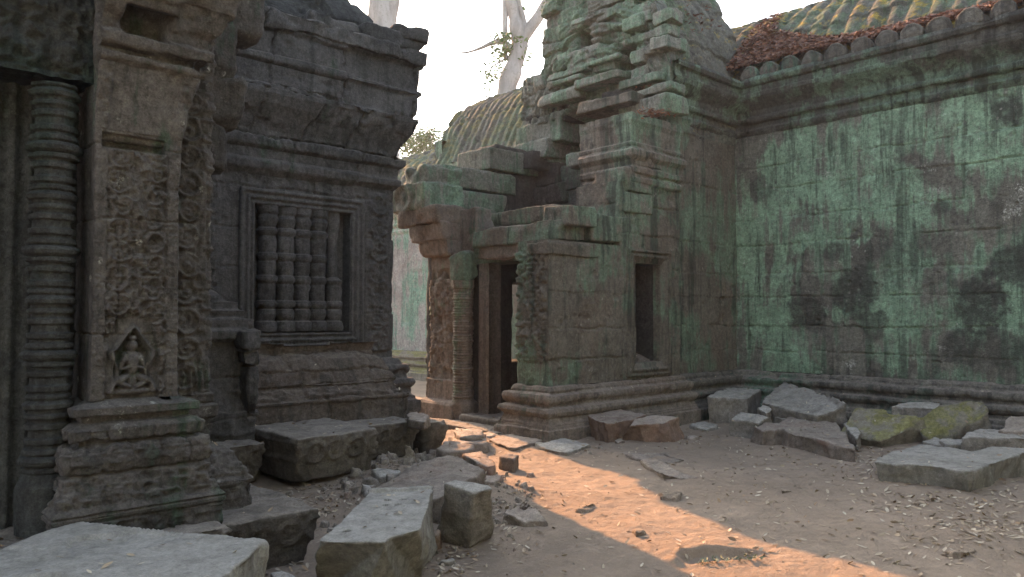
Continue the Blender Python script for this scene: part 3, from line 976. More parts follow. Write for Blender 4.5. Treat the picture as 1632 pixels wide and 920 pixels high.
# door: frame, colonnettes, lintel, threshold
door = thing("doorway", "", "")
for k_ in ("label", "category"):
    del door[k_]
door.location = (6.85 - 8.6, 7.55 - 7.8, 0); door.parent = gh
FX = 6.86
def jamb(y0, y1, seed):
    def hf(S, T):
        w = y1 - y0
        return 0.012 * (band(S, .02, w * .3) + band(S, w * .45, w * .62) + 1.2 * band(S, w * .72, w - .02)) + 0.004 * foliage(ST(S, T, seed), 12, seed)
    return relief((FX, y1, .05), (0, -1, 0), (0, 0, 1), (-1, 0, 0), y1 - y0, 2.25, 0.016, hf, 0.22, 0.004, 6.0, seed)
mesh("jamb", *jamb(7.90, 8.12, 61), M['gate_brown'], door)
mesh("jamb", *jamb(6.94, 7.12, 62), M['gate_brown'], door)
def lint_h(S, T):
    return 0.016 * (band(T, .02, .05) + band(T, .08, .12)) + 0.012 * foliage(ST(S, T, 9), 12, 9) * band(T, .16, .34)
mesh("lintel", *relief((FX - .02, 8.2, 2.24), (0, -1, 0), (0, 0, 1), (-1, 0, 0), 1.30, .36, 0.016, lint_h, 0.42, 0.006, 5.0, 63), M['gate'], door)

def colonnette_profile(r, H, n, big=1.25, foot=0.25, head=0.12):
    pr = [(r * 1.28, 0), (r * 1.30, foot * .8), (r * 1.12, foot), (r * 1.0, foot + .01)]
    step = (H - foot - head) / n
    z = foot
    for i in range(n):
        k = i % 4
        if k == 0:
            seq = [(1.0, .0), (1.14, .06), (1.14, .20), (1.04, .24), (1.20, .36), (1.24, .50), (1.18, .62), (1.03, .68), (1.12, .76), (1.10, .92), (1.0, .96)]
        elif k == 2:
            seq = [(1.0, .02), (1.10, .10), (1.10, .22), (1.0, .27), (1.0, .4), (1.13, .46), (1.16, .62), (1.06, .72), (1.0, .78), (1.08, .84), (1.08, .95)]
        else:
            seq = [(.98, .05), (1.08, .12), (1.09, .3), (.98, .36), (.97, .62), (1.07, .68), (1.08, .86), (.98, .92)]
        pr += [(r * q, z + step * t) for q, t in seq]
        z += step
    pr += [(r * 1.15, H - head), (r * 1.3, H - head * .8), (r * 1.3, H)]
    return pr
cp = colonnette_profile(.125, 1.95, 16, foot=.28)
V, F = lathe((6.74, 8.33, .06), cp, 32, 0.006, 64, 0.012, 8); mesh("colonnette", V, F, M['gate_brown'], door)
gblock(6.63, 6.9, 8.17, 8.5, 2.0, 2.42, 'gate', 65, name="colonnette_cap", parent=door, chips=3, voxel=.022)
V, F = lathe((6.80, 7.06, .06), colonnette_profile(.09, 2.2, 18, foot=.28), 32, 0.006, 66, 0.012, 8); mesh("colonnette", V, F, M['gate_brown'], door)
gblock(6.55, 7.35, 7.0, 8.15, -.1, .17, 'plinth', 67, name="door_sill", parent=door, chips=1, voxel=.025, amp=.015)
gblock(6.20, 6.62, 6.98, 8.45, -.1, .085, 'plinth', 68, name="door_step", parent=door, chips=2, voxel=.025, amp=.012)

# chamber behind the door: side wall with its own opening, back wall, ceiling slabs
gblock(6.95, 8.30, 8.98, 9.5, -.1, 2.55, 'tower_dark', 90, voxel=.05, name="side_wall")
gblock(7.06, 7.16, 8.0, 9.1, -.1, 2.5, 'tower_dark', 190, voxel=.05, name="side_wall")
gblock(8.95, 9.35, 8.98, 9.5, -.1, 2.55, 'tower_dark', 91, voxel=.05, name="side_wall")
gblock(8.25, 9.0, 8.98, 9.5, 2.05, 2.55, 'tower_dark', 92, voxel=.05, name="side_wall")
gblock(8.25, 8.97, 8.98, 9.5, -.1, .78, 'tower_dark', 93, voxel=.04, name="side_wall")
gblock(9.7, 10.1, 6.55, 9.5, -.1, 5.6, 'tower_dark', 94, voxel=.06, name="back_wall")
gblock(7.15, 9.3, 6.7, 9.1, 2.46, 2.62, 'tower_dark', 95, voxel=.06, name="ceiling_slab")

# fallen front: lintel beams and tympanum remains over the door
bx(752, 358, 892, 388, 6.72, .5, mat='gate', seed=101, voxel=.022, chips=3, name="lintel_beam")
bx(758, 388, 880, 410, 6.76, .45, mat='gate_brown', seed=102, voxel=.022, chips=2, name="lintel_beam")
bx(778, 332, 880, 356, 6.86, .5, mat='gate', seed=103, voxel=.022, chips=4, cs=.1, name="lintel_beam")
bx(862, 328, 908, 362, 6.80, .5, mat='gate', seed=104, voxel=.022, chips=3, name="lintel_beam")
bx(700, 335, 760, 405, 6.92, .4, mat='gate_brown', seed=105, voxel=.025, name="stone_block")
# blocks over the corner pilaster: courses stepping back up to the tower
def bc(cx, y0, y1, Y, lx, depth_x, **kw):
    """block by its near vertical edge: pixel column cx on the plane Y, rows y0..y1; its -X face runs left to pixel column lx"""
    p0, p1 = on_y(cx, y0, Y), on_y(cx, y1, Y)
    X = (p0[0] + p1[0]) / 2
    w = on_x(lx, (y0 + y1) / 2, X)[1]
    kw.setdefault('voxel', .02); kw.setdefault('amp', .012); kw.setdefault('jit', .012)
    return gblock(X, X + depth_x, Y, w, p1[2], p0[2], **kw)
bc(872, 383, 405, WY - .03, 838, 1.0, mat='gate', seed=106, chips=2)
bc(942, 338, 382, WY - .01, 886, .75, mat='gate', seed=107, chips=2)
bc(996, 304, 337, WY - .02, 943, .6, mat='gate', seed=109, chips=2)
bc(996, 264, 303, WY - .03, 944, .6, mat='gate', seed=108, chips=3)
bc(1020, 229, 264, WY - .05, 951, .5, mat='gate', seed=110, chips=2)
bc(1016, 187, 230, WY - .03, 966, .6, mat='gate', seed=111, chips=3)
# far porch wall: long courses, then blocks stepping back and corbelling inwards
IY = 9.15
by(700, 270, 824, 303, IY, .75, mat='tower', seed=120, chips=2, voxel=.022, amp=.014)
by(694, 304, 806, 334, IY - .03, .6, mat='tower', seed=121, chips=2, voxel=.022, amp=.014)
by(690, 335, 752, 366, IY, .5, mat='gate_brown', seed=123, chips=1, voxel=.022, amp=.012)
by(752, 335, 804, 366, IY + .02, .5, mat='tower_dark', seed=124, chips=1, voxel=.022, amp=.012)
bc(781, 233, 268, IY, 728, 1.3, mat='tower', seed=122, chips=2, )
bc(850, 238, 266, IY - .25, 812, .8, mat='tower_dark', seed=125, chips=2)
bc(872, 219, 249, IY - .40, 812, .8, mat='tower', seed=126, chips=2)
bc(894, 186, 222, IY - .62, 818, .8, mat='tower', seed=127, chips=3)
bc(902, 166, 190, IY - .70, 838, .7, mat='tower_dark', seed=128, chips=3)
# rough core in the dark hollow
rsd = random.Random(5)
for (a, b, c, d) in [(842, 262, 890, 296), (895, 262, 945, 300), (845, 294, 905, 325), (900, 298, 950, 330), (800, 322, 870, 345), (866, 322, 948, 345)]:
    bx(a, b, c, d, 9.25 - rsd.uniform(0, .3), .6, mat='tower_dark', seed=130 + a, chips=3, cs=.1, amp=.025, voxel=.025)
bx(898, 240, 945, 264, 8.6, .6, mat='tower', seed=140, chips=4, cs=.12, amp=.03)
bx(922, 229, 938, 239, 8.55, .2, mat='rock', seed=141, chips=2, cs=.04, amp=.02, voxel=.015)

# ------------------------------------------------------------------ tower above the porch: carved pediment front
TX = 9.0
def ped_h(S, T):
    """S runs from the far side (Y 9.75) towards the window side, T upwards from z 4.1"""
    Y = 9.5 - S
    Z = 4.1 + T
    P = ST(S, T, 4)
    d = joints(S, T, [-.1, .22, .42, .63, .80, 1.02, 1.22, 1.40, 1.62, 1.80, 2.0, 2.22, 2.45, 2.7, 2.95, 3.3, 3.7, 4.4], 150, .4, 1.0, gd=.05, gw=.011, off=.075, wob=.03)
    cy, cz = 7.72, 4.35
    r = np.hypot((Y - cy) * 1.0, (Z - cz) * 0.80)
    for R, w, h in ((1.26, .12, .07), (1.50, .04, .06), (1.03, .04, .05)):
        d = d + h * band(r, R - w, R + w, .02)
    d = d + 0.014 * np.sin(r * 95 + 4 * vnoise(P, 3.0, 61)) * band(r, 1.0, 1.7, .1)
    out = sstep(r, 1.60, 1.70)
    d = d + 0.022 * foliage(P, 9.0, 62) * out + 0.010 * foliage(P, 18.0, 63)
    d = d + 0.015 * fbm(P, 2.0, 3, 64)
    for (hx, hy, w, hh) in ((1000, 92, .20, .16), (935, 70, .17, .2), (905, 235, .0, 0)):
        if w:
            p = on_x(hx, hy, TX)
            m = band(Y, p[1] - w, p[1] + w, .02) * band(Z, p[2] - hh, p[2] + hh, .02)
            d = d * (1 - m) - 0.45 * m
    hollow = band(Y, 7.35, 8.75, .1) * (1 - sstep(Z, 4.75 + .25 * vnoise(P, 2.0, 66), 4.95 + .25 * vnoise(P, 2.0, 66)))
    d = d - 0.95 * hollow
    d = d - 0.25 * sstep(Y, 9.02, 9.08) * sstep(Z, 5.62, 5.68)
    d = d - 0.10 * np.clip(fbm(P, 3.0, 3, 67) - .25, 0, 1)
    return d
V, F = relief((TX, 9.5, 4.1), (0, -1, 0), (0, 0, 1), (-1, 0, 0), 3.12, 4.3, 0.016, ped_h, 0.25, 0.008, 7.0, 65)
# broken left outline: pull the far edge in above the step
k = V[:, 2]
e = np.clip((V[:, 1] - 8.95) / .55, 0, 1)
V[:, 1] -= e * 0.42 * sstep(k, 5.66, 5.72)
e2 = np.clip((6.7 - V[:, 1]) / .5, 0, 1)
V[:, 1] += e2 * 1.0 * sstep(k, 5.2, 7.4)
gpart("pediment", (V, F), 'tower')
# corbelled slabs left hanging out of the front
for i, (a, b, c, d, X, dep, mt) in enumerate([
    (918, 156, 1006, 172, 8.50, .9, 'gate'), (908, 118, 984, 132, 8.70, .6, 'tower'), (880, 101, 985, 108, 8.86, .4, 'tower'), (872, 112, 935, 120, 8.84, .4, 'tower'), (870, 124, 925, 134, 8.82, .4, 'tower'), (985, 120, 1050, 134, 8.80, .4, 'tower'),
    (858, 142, 922, 162, 8.78, .6, 'tower'), (985, 158, 1065, 186, 8.72, .5, 'tower'), (1000, 138, 1070, 152, 8.78, .4, 'tower'), (960, 140, 1020, 152, 8.86, .4, 'tower_dark'),
    (1000, 108, 1032, 128, 8.92, .3, 'tower'), (1038, 14, 1072, 36, 8.90, .3, 'tower'), (1040, 38, 1068, 58, 8.92, .3, 'tower')]):
    bx(a, b, c, d, X, dep, mat=mt, seed=160 + i, chips=3, cs=.06, amp=.014, voxel=.02, jit=.03)

rt_ = random.Random(31)
for i in range(34):
    y_, z_ = rt_.uniform(6.45, 9.0), rt_.uniform(5.15, 7.0)
    if 7.1 < y_ < 7.7 and 5.35 < z_ < 5.8 or (y_ > 8.75 and z_ > 5.5):
        continue
    w_, h_ = rt_.uniform(.22, .5), rt_.uniform(.09, .22)
    gblock(8.84 + rt_.uniform(0, .12), 9.3, y_ - w_ / 2, y_ + w_ / 2, z_, z_ + h_, 'tower', 300 + i, voxel=.02, amp=.014, chips=4, cs=.05, jit=.03)

# vault of the tower running back from the pediment, tiled
TR = [(.04, 4.25), (.02, 5.0), (.0, 5.15), (-.06, 5.45), (-.22, 5.95), (-.45, 6.5), (-.75, 7.1), (-1.1, 7.7), (-1.5, 8.2)]
V, F = sweep([(11.6, WY + .14), (9.2, WY + .14)], TR, 0.022, 0.022, 0.02, 3.0, 4, 170, lambda S, Z, O, P: tiles(.36, .55, 0.9, 9)(S, Z, O, P) * sstep(Z, 5.0, 5.25) + joints(S, Z, [4, 4.5, 4.95, 5.4, 5.9], 171, .5, 1.1, gd=.02, off=.02), chip=.05)
gpart("vault", (V, F), 'roof')
V, F = sweep([(9.30, 9.46), (11.6, 9.46)], TR, 0.06, 0.06, 0.02, 3.0, 3, 172); gpart("vault", (V, F), 'roof')
gblock(9.0, 9.24, 6.37, 6.9, 4.22, 4.72, 'gate', 173, chips=1, voxel=.022, amp=.012, name="corner_block")
gblock(9.0, 9.22, 6.38, 6.9, 4.70, 5.2, 'gate', 273, chips=1, voxel=.022, amp=.012, name="corner_block")
gblock(8.15, 9.35, 9.2, 9.7, 2.5, 4.35, 'tower_dark', 274, voxel=.05, name="side_wall")
gblock(9.02, 9.3, 6.42, 6.8, 5.16, 5.5, 'tower', 174, chips=3, voxel=.022, amp=.014, name="corner_block")

# lower wing behind the porch, with its curved tiled roof
V, F = sweep([(9.62, 9.4), (9.62, 12.75), (12.0, 12.75)], [(0, -.1), (0, 4.3), (.1, 4.4), (.18, 4.5), (.18, 4.6)], 0.05, 0.05, .01, 3, 3, 180, lambda S, Z, O, P: joints(S, Z, list(np.arange(-.2, 5, .42)), 181, .5, 1.2, off=.012)); gpart("wall", (V, F), 'gate')
WR = [(.16, 4.58), (.06, 4.75), (-.06, 5.05), (-.25, 5.45), (-.55, 5.85), (-.95, 6.15), (-1.4, 6.3)]
V, F = sweep([(9.62, 9.3), (9.62, 12.75)], WR, 0.025, 0.025, .012, 4, 3, 182, tiles(.20, 1.1, .8, 12)); gpart("roof", (V, F), 'roof_far')
V, F = relief((9.55, 12.75, 4.55), (1, 0, 0), (0, 0, 1), (0, 1, 0), .5, .62, .03, lambda S, T: 0.02 * foliage(ST(S, T), 8), .25, .02, 4, 183); gpart("gable_end", (V, F), 'tower')

# ------------------------------------------------------------------ dark carved hall on the left
hall = thing("temple_hall", "dark carved stone hall with baluster window and overhanging cornice left of the passage", "temple hall", (4.0, 8.6, 0))
HY = 7.6
HXR = 5.08
def hpart(name, VF, mat, parent=None):
    return mesh(name, VF[0], VF[1], M[mat], parent or hall)
HS = lambda X: 3.4 + (HXR - X)
HPATH = [(HXR, 11.0), (HXR, HY), (1.9, HY)]
hw = (HS(4.50), HS(3.37), 1.33, 2.68)
def hall_wall(S, Z, O, P):
    X = HXR - (S - 3.4)
    d = joints(S, Z, [.3, 1.1, 1.55, 2.02, 2.42, 2.86, 3.2], 205, .6, 1.3, gd=.015, off=.006, wob=.02)
    for (a, b) in ((4.72, 5.0), (2.66, 2.98)):
        m = band(X, a, b) * band(Z, 1.1, 2.95)
        d = d + m * (0.010 + 0.018 * scrolls(X - (a + b) / 2 + .02 * vnoise(P, 7.0, 209), Z + .03 * vnoise(P, 5.0, 211), (b - a) * .95) + 0.026 * foliage(P, 14.0, 212)) + 0.012 * (band(X, a - .03, a + .0) + band(X, b, b + .03)) * band(Z, 1.1, 3.0)
    m = band(X, 3.2, 4.66) * band(Z, 2.86, 3.0)
    d = d + 0.020 * foliage(P, 13.0, 206) * band(X, 3.2, 4.65) * (Z > 2.8)
    m2 = band(X, 3.4, 4.15) * band(Z, 1.14, 1.24)
    d = d + m2 * 0.03 * (0.6 + 0.4 * np.sin(S * 150)) + 0.03 * band(X, 3.38, 4.17) * band(Z, 1.235, 1.262)
    crack = np.exp(-((X - 4.02 - 0.05 * vnoise(P, 3.0, 207) - .02 * vnoise(P, 14.0, 208)) / .008) ** 2) * (Z > 2.6)
    return d - 0.04 * crack
V, F = sweep(HPATH, [(0, .9), (0, 3.02)], 0.014, 0.014, 0.006, 4.0, 4, 200, hall_wall, hole=hw, cuts_s=hw[:2], cuts_z=hw[2:], chip=.02)
hpart("wall", (V, F), 'hall')
HC = [(0, 3.0), (.05, 3.05), (.06, 3.12), (.04, 3.15), (.05, 3.26), (.10, 3.29), (.105, 3.36), (.05, 3.39), (.06, 3.46), (.11, 3.56), (.20, 3.70), (.245, 3.80), (.25, 3.87), (.20, 3.90), (.195, 4.12), (.235, 4.15), (.235, 4.19), (.205, 4.21), (.21, 4.46),
      (.265, 4.49), (.28, 4.53), (.285, 4.66), (.10, 4.71), (-.35, 4.80)]
def hall_corn(S, Z, O, P):
    X = HXR - (S - 3.4)
    d = joints(S, Z, [2.9, 3.40, 3.89, 4.48, 4.9], 215, .45, .95, gd=.045, gw=.010, off=.028, wob=.035)
    d = d + 0.014 * (np.abs(np.sin(S * math.pi / .075)) - .5) * band(Z, 3.30, 3.37) + 0.012 * beads(S, .07) * band(Z, 3.05, 3.12)
    return d - 0.07 * np.clip(fbm(P, 2.6, 3, 216) - .3, 0, 1) * sstep(Z, 3.3, 3.6)
V, F = sweep(HPATH, HC, 0.014, 0.011, 0.006, 5.0, 4, 210, hall_corn, chip=.03); hpart("cornice", (V, F), 'hall')
# worn stepped base under the window, corner base beside it
HB = [(.36, .30), (.36, .60), (.385, .62), (.385, .65), (.35, .66), (.27, .775), (.29, .79), (.28, .82), (.16, 1.05), (.10, 1.10), (.08, 1.13), (.10, 1.20), (.13, 1.21)]
def hall_base(S, Z, O, P):
    d = joints(S, Z, [.2, .65, .79, .93, 1.12, 1.4], 225, .5, 1.0, gd=.018, off=.012, wob=.03)
    d = d + 0.016 * foliage(P, 15.0, 226) * band(Z, .67, .77) * (fbm(P, 1.3, 2, 227) > -.2) + 0.014 * rosettes(S, Z - .34, .26) * band(Z, .34, .60)
    return d - 0.05 * np.clip(fbm(P, 3.0, 3, 228) - .2, 0, 1) + .016 * fbm(P, 3.5, 3, 229) * band(Z, .8, 1.08)
V, F = sweep([(4.58, 8.2), (4.58, 7.46), (1.9, 7.46)], HB, 0.013, 0.010, 0.006, 7.0, 4, 220, hall_base, chip=.03); hpart("base_moulding", (V, F), 'hall_base')
V, F = sweep([(HXR, 11), (HXR, HY), (4.3, HY)], [(o * .72, .36 + z) for o, z in BASE], 0.016, 0.014, 0.008, 6, 3, 230, lambda S, Z, O, P: 0.02 * (beads(S, .1) - .4) * band(Z, .85, .94) + 0.02 * (beads(S, .1) - .4) * band(Z, .68, .78), chip=.06)
hpart("base_moulding", (V, F), 'hall')
# roof courses above the cornice
HR = [(.02, 4.62), (.0, 4.95), (-.10, 5.12), (-.32, 5.42), (-.55, 5.8), (-.75, 6.3), (-.9, 6.8)]
V, F = sweep([(5.28, 11), (5.28, 8.0), (1.9, 8.0)], HR, 0.025, 0.02, 0.015, 3, 4, 240, lambda S, Z, O, P: joints(S, Z, [4.5, 5.0, 5.42, 5.85, 6.3, 7], 241, .5, 1.0, gd=.05, gw=.014, off=.05, wob=.06) + .04 * fbm(P, 1.5, 2, 242), chip=.08)
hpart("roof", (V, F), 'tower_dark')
def hblock(*a, **k):
    return gblock(*a, parent=hall, **k)
hblock(4.55, 5.36, 7.36, 8.0, 4.66, 4.86, 'hall', 250, name="cornice_block", voxel=.025, chips=3, cs=.1, amp=.03)
hblock(5.0, 5.42, 7.30, 7.9, 4.78, 4.94, 'hall', 251, name="cornice_block", voxel=.022, chips=3, cs=.08, amp=.03)
hblock(3.9, 4.5, 7.45, 8.0, 4.70, 4.83, 'hall', 252, name="cornice_block", voxel=.025, chips=3, cs=.1, amp=.03)

hwin = thing("window", "", "")
for k_ in ("label", "category"):
    del hwin[k_]
hwin.location = (3.93 - 4.0, HY - 8.6, 1.3); hwin.parent = hall
V, F = frame_rings((3.20, HY - .002, 1.16), (1, 0, 0), (0, 0, 1), (0, -1, 0), 1.47, 1.68,
    [(0, -.05), (.002, .035), (.03, .045), (.045, .03), (.05, .018), (.075, .018), (.08, .034), (.105, .030), (.11, .008), (.135, .006), (.14, .022), (.16, .018), (.168, -.03), (.172, -.16)], ds=.025, amp=.006, seed=260, back=True)
mesh("window_frame", V, F, M['hall'], hwin)
def baluster_profile(r, H):
    pr = [(r * 1.0, 0)]
    seq = [(1.05, .00), (1.12, .03), (1.05, .075), (.80, .085), (.92, .11), (1.0, .14), (.92, .17), (.78, .18), (1.0, .20), (1.06, .22), (.98, .24), (.80, .25), (.86, .30), (.90, .36), (.84, .38), (1.0, .40), (1.04, .42), (.96, .44), (.82, .45), (.90, .50), (.90, .55),
           (.82, .56), (.98, .58), (1.04, .60), (.98, .62), (.8, .63), (.9, .68), (.94, .73), (.84, .76), (.98, .78), (1.05, .80), (.97, .82), (.8, .83), (.98, .87), (1.04, .90), (.9, .93), (1.05, .95), (1.08, 1.0)]
    return [(r * a, H * b) for a, b in seq]
for i, pxx in enumerate((426, 455, 481, 506)):
    p = on_y(pxx, 440, HY + .06)
    V, F = lathe((p[0], HY + .075, 1.345), baluster_profile(.106, 1.33), 32, 0.009, 261 + i, 0.009, freq=9)
    hpart("baluster", (V, F), 'hall', hwin)
p = on_y(532, 440, HY + .06)
V, F = lathe((p[0], HY + .075, 1.345), [q for q in baluster_profile(.106, 1.33) if q[1] < .58] + [(.05, .60), (.0, .56)], 32, 0.010, 268, 0.009, freq=9)
hpart("baluster", (V, F), 'hall', hwin)
V, F = lathe((p[0] - .01, HY + .10, 1.90), [(.0, 0), (.055, .01), (.062, .2), (.058, .45), (.07, .60), (.088, .66), (.085, .78)], 28, 0.010, 269, 0.012, freq=6)
hpart("baluster", (V, F), 'hall', hwin)

core("wall_core", 1.9, 4.98, 7.86, 11.0, -.1, 4.62, hall)
core("base_core", 1.9, 4.62, 7.30, 7.855, -.1, .60, hall)
core("roof_core", 1.9, 5.0, 8.25, 11.0, 4.63, 5.05, hall)
# stepped pedestal of the niche between porch and window
PD = [(.07, .30), (.07, .58), (.09, .60), (.09, .63), (.03, .66), (.0, .95), (.0, 1.27), (.09, 1.29), (.10, 1.37), (.05, 1.40), (.055, 1.48), (.01, 1.50), (.02, 1.56), (-.05, 1.58), (-.05, 1.64), (-.12, 1.66), (-.18, 1.74), (-.32, 1.82)]
V, F = sweep([(2.97, 7.5), (2.97, 6.85), (1.9, 6.85)], PD, 0.016, 0.014, 0.012, 4, 4, 270, lambda S, Z, O, P: 0.028 * foliage(P, 8.0, 271) * band(Z, .40, .92) + joints(S, Z, [.2, .65, .95, 1.28, 1.5, 1.9], 272, .5, .9, gd=.02, off=.015), chip=.07)
hpart("pedestal", (V, F), 'hall')
hblock(2.86, 3.02, 6.62, 6.95, 1.22, 1.36, 'hall', 273, name="broken_bracket", voxel=.016, chips=3, cs=.05)
hblock(2.88, 3.03, 6.66, 6.95, 1.06, 1.20, 'hall', 274, name="broken_bracket", voxel=.016, chips=3, cs=.05)
hblock(2.92, 3.02, 6.70, 6.95, .60, 1.05, 'hall', 275, name="broken_bracket", voxel=.016, chips=3, cs=.05)

# ------------------------------------------------------------------ near doorway of the hall's porch
por = thing("carved_doorway", "near carved doorway with ringed colonnette and tall pilaster bearing a seated figure", "doorway", (1.3, 4.6, 0))
def ppart(name, VF, mat, parent=None):
    return mesh(name, VF[0], VF[1], M[mat], parent or por)
PX0, PX1, PY = 1.07, 1.52, 4.40
P1 = [(PX1, 5.1), (PX1, PY), (PX0, PY), (PX0, 5.1)]
PS = lambda S: PX1 - (S - .7)
def figure(x, z):
    """seated figure with crossed legs under a pointed arch, raised from the panel; x, z in metres about its base centre"""
    h = np.zeros_like(x)
    def el(cx, cz, a, b, hh, rot=0.0):
        c, s = math.cos(rot), math.sin(rot)
        u = ((x - cx) * c + (z - cz) * s) / a
        v = (-(x - cx) * s + (z - cz) * c) / b
        return hh * np.sqrt(np.clip(1 - u * u - v * v, 0, 1))
    for e in (el(0, .245, .026, .032, .034), el(0, .285, .022, .016, .028), el(0, .165, .042, .055, .034), el(0, .125, .032, .04, .03),
              el(-.046, .165, .014, .045, .03, -.25), el(.046, .165, .014, .045, .03, .25), el(-.028, .128, .034, .012, .034, .25), el(.028, .128, .034, .012, .034, -.25),
              el(-.055, .065, .05, .020, .034, .55), el(.055, .065, .05, .020, .034, -.55), el(-.04, .035, .05, .016, .034, -.5), el(.04, .035, .05, .016, .034, .5),
              el(0, .0, .10, .022, .03), el(0, .055, .03, .05, .02)):
        h = np.maximum(h, e)
    # pointed arch on side posts
    ax = np.abs(x)
    arch = np.clip(.34 - ax * 1.25 - 1.2 * ax * ax, -1, 1)
    edge = np.where(z > .22, np.abs(z - arch) * .72, np.abs(ax - .088 - .018 * np.cos(z * 30)))
    rim = 0.026 * np.exp(-(edge / .017) ** 2) * (z > -.01) * (z < .40) * (ax < .15)
    inside = ((z < np.maximum(arch, .22)) & (ax < .09) & (z > .02)).astype(float)
    return 1.5 * np.maximum(h, rim * 1.1) - 0.032 * inside * (h < .004)
def p1_shaft(S, Z, O, P):
    x = PS(S)
    cx = (PX0 + PX1) / 2
    front = band(x, PX0 + .004, PX1 - .004, .003)
    inner = band(x, PX0 + .065, PX1 - .07, .006)
    d = 0.012 * front * (1 - inner) + 0.008 * front * (1 - inner) * foliage(P, 34.0, 281)
    wx = x + .018 * vnoise(P, 9.0, 285)
    wz = Z + .022 * vnoise(P, 7.0, 286)
    fol = 0.016 * scrolls(wx - cx - .095, wz - .02, .13) * band(x, cx + .03, PX1 - .07) + 0.016 * scrolls(wx - cx + .095, wz + .045, .13) * band(x, PX0 + .065, cx - .03) + 0.030 * foliage(P, 17.0, 282) + 0.012 * foliage(P, 40.0, 287)
    fol = fol + .022 * np.clip(np.cos(wz * 2 * math.pi / .26), 0, 1) * np.clip(1 - np.abs(x - cx) / .05, 0, 1)
    fig = figure(x - cx + .015, Z - 1.10)
    fz = sstep(Z, 1.50, 1.56)
    d = d + inner * (fol * np.where(Z < 1.5, (np.abs(x - cx + .015) > .135 - .25 * np.clip(Z - 1.32, 0, 1)), 1.0) * (Z < 2.40) + fig * (1 - fz))
    d = d - .012 * inner * (Z < 2.4)
    d = d + joints(S, Z, [1.0, 1.41, 2.02, 2.42, 2.9], 283, 3, 5, gd=.010, gw=.006, off=.005)
    wear = np.clip(fbm(P, 3.0, 3, 284) + .1, 0, 1)
    d = d * (1 - .65 * sstep(Z, 1.65, 1.9) * wear)
    notch = band(x, PX0 + .04, PX1 - .09, .008) * band(Z, 2.405, 2.475, .008)
    d = d - .07 * notch
    return d
SH = [(0, 1.06), (-.010, 1.6), (-.010, 2.1), (0, 2.5)]
SH2 = [(0, 2.5), (.03, 2.7), (.055, 2.80), (.068, 2.845)]
PU = P1[:3]
V, F = sweep(P1, SH, 0.005, 0.005, 0.002, 9.0, 4, 280, p1_shaft, chip=.015)
ppart("pilaster_shaft", (V, F), 'porch')
V, F = sweep(PU, SH2, 0.0055, 0.0055, 0.004, 7.0, 4, 280, p1_shaft, chip=.02); ppart("pilaster_shaft", (V, F), 'porch')
V, F = stone(*prism(*boxpts(PX0 + .008, PX1 - .02, PY + .03, 5.1, 2.45, 4.2)), voxel=.02, amp=.006, chips=0, seed=292); ppart("pilaster_core", (V, F), 'porch')
def p1_cap(S, Z, O, P):
    x = PS(S)
    hole = band(x, 1.15, 1.33, .01) * band(Z, 2.995, 3.13, .01)
    return -.16 * hole + 0.008 * foliage(P, 12.0, 291)
CP = [(.07, 2.84), (.095, 2.86), (.10, 2.885), (.06, 2.895), (.06, 2.925), (.115, 2.94), (.125, 2.985), (.10, 3.01), (.105, 3.06), (.16, 3.12), (.185, 3.18), (.21, 3.2), (.22, 3.28), (.26, 3.36), (.27, 3.6), (.27, 4.2)]
V, F = sweep(PU, CP, 0.009, 0.009, 0.010, 5.0, 4, 290, p1_cap, chip=.05); ppart("capital", (V, F), 'porch')
def p1_base(S, Z, O, P):
    d = 0.022 * (beads(S + .01, .052) - .55) * band(Z, .862, .93, .012) + (0.030 * (beads(S, .095) - .55) + .018 * foliage(P, 24.0, 304)) * band(Z, .715, .835, .012)
    d = d + 0.030 * foliage(P, 21.0, 301) * band(Z, .545, .685) + 0.020 * scrolls(S - .95, Z - .31, .18) * band(Z, .32, .475) * band(S, .86, 1.04) + 0.026 * foliage(P, 15.0, 303) * band(Z, .32, .475)
    return d - .03 * np.clip(fbm(P, 5.0, 3, 302) - .3, 0, 1)
BP = [(.17, .22), (.175, .475), (.197, .485), (.20, .505), (.19, .512), (.20, .522), (.185, .54), (.165, .55), (.115, .69), (.10, .70), (.12, .73), (.13, .77), (.115, .825), (.07, .835), (.065, .85), (.10, .87), (.105, .92), (.08, .945), (.04, .955), (.045, .985), (.085, .99), (.088, 1.03), (.0, 1.065)]
V, F = sweep(P1, BP, 0.006, 0.006, 0.003, 9.0, 4, 300, p1_base, chip=.012)
ppart("pilaster_base", (V, F), 'porch_base')
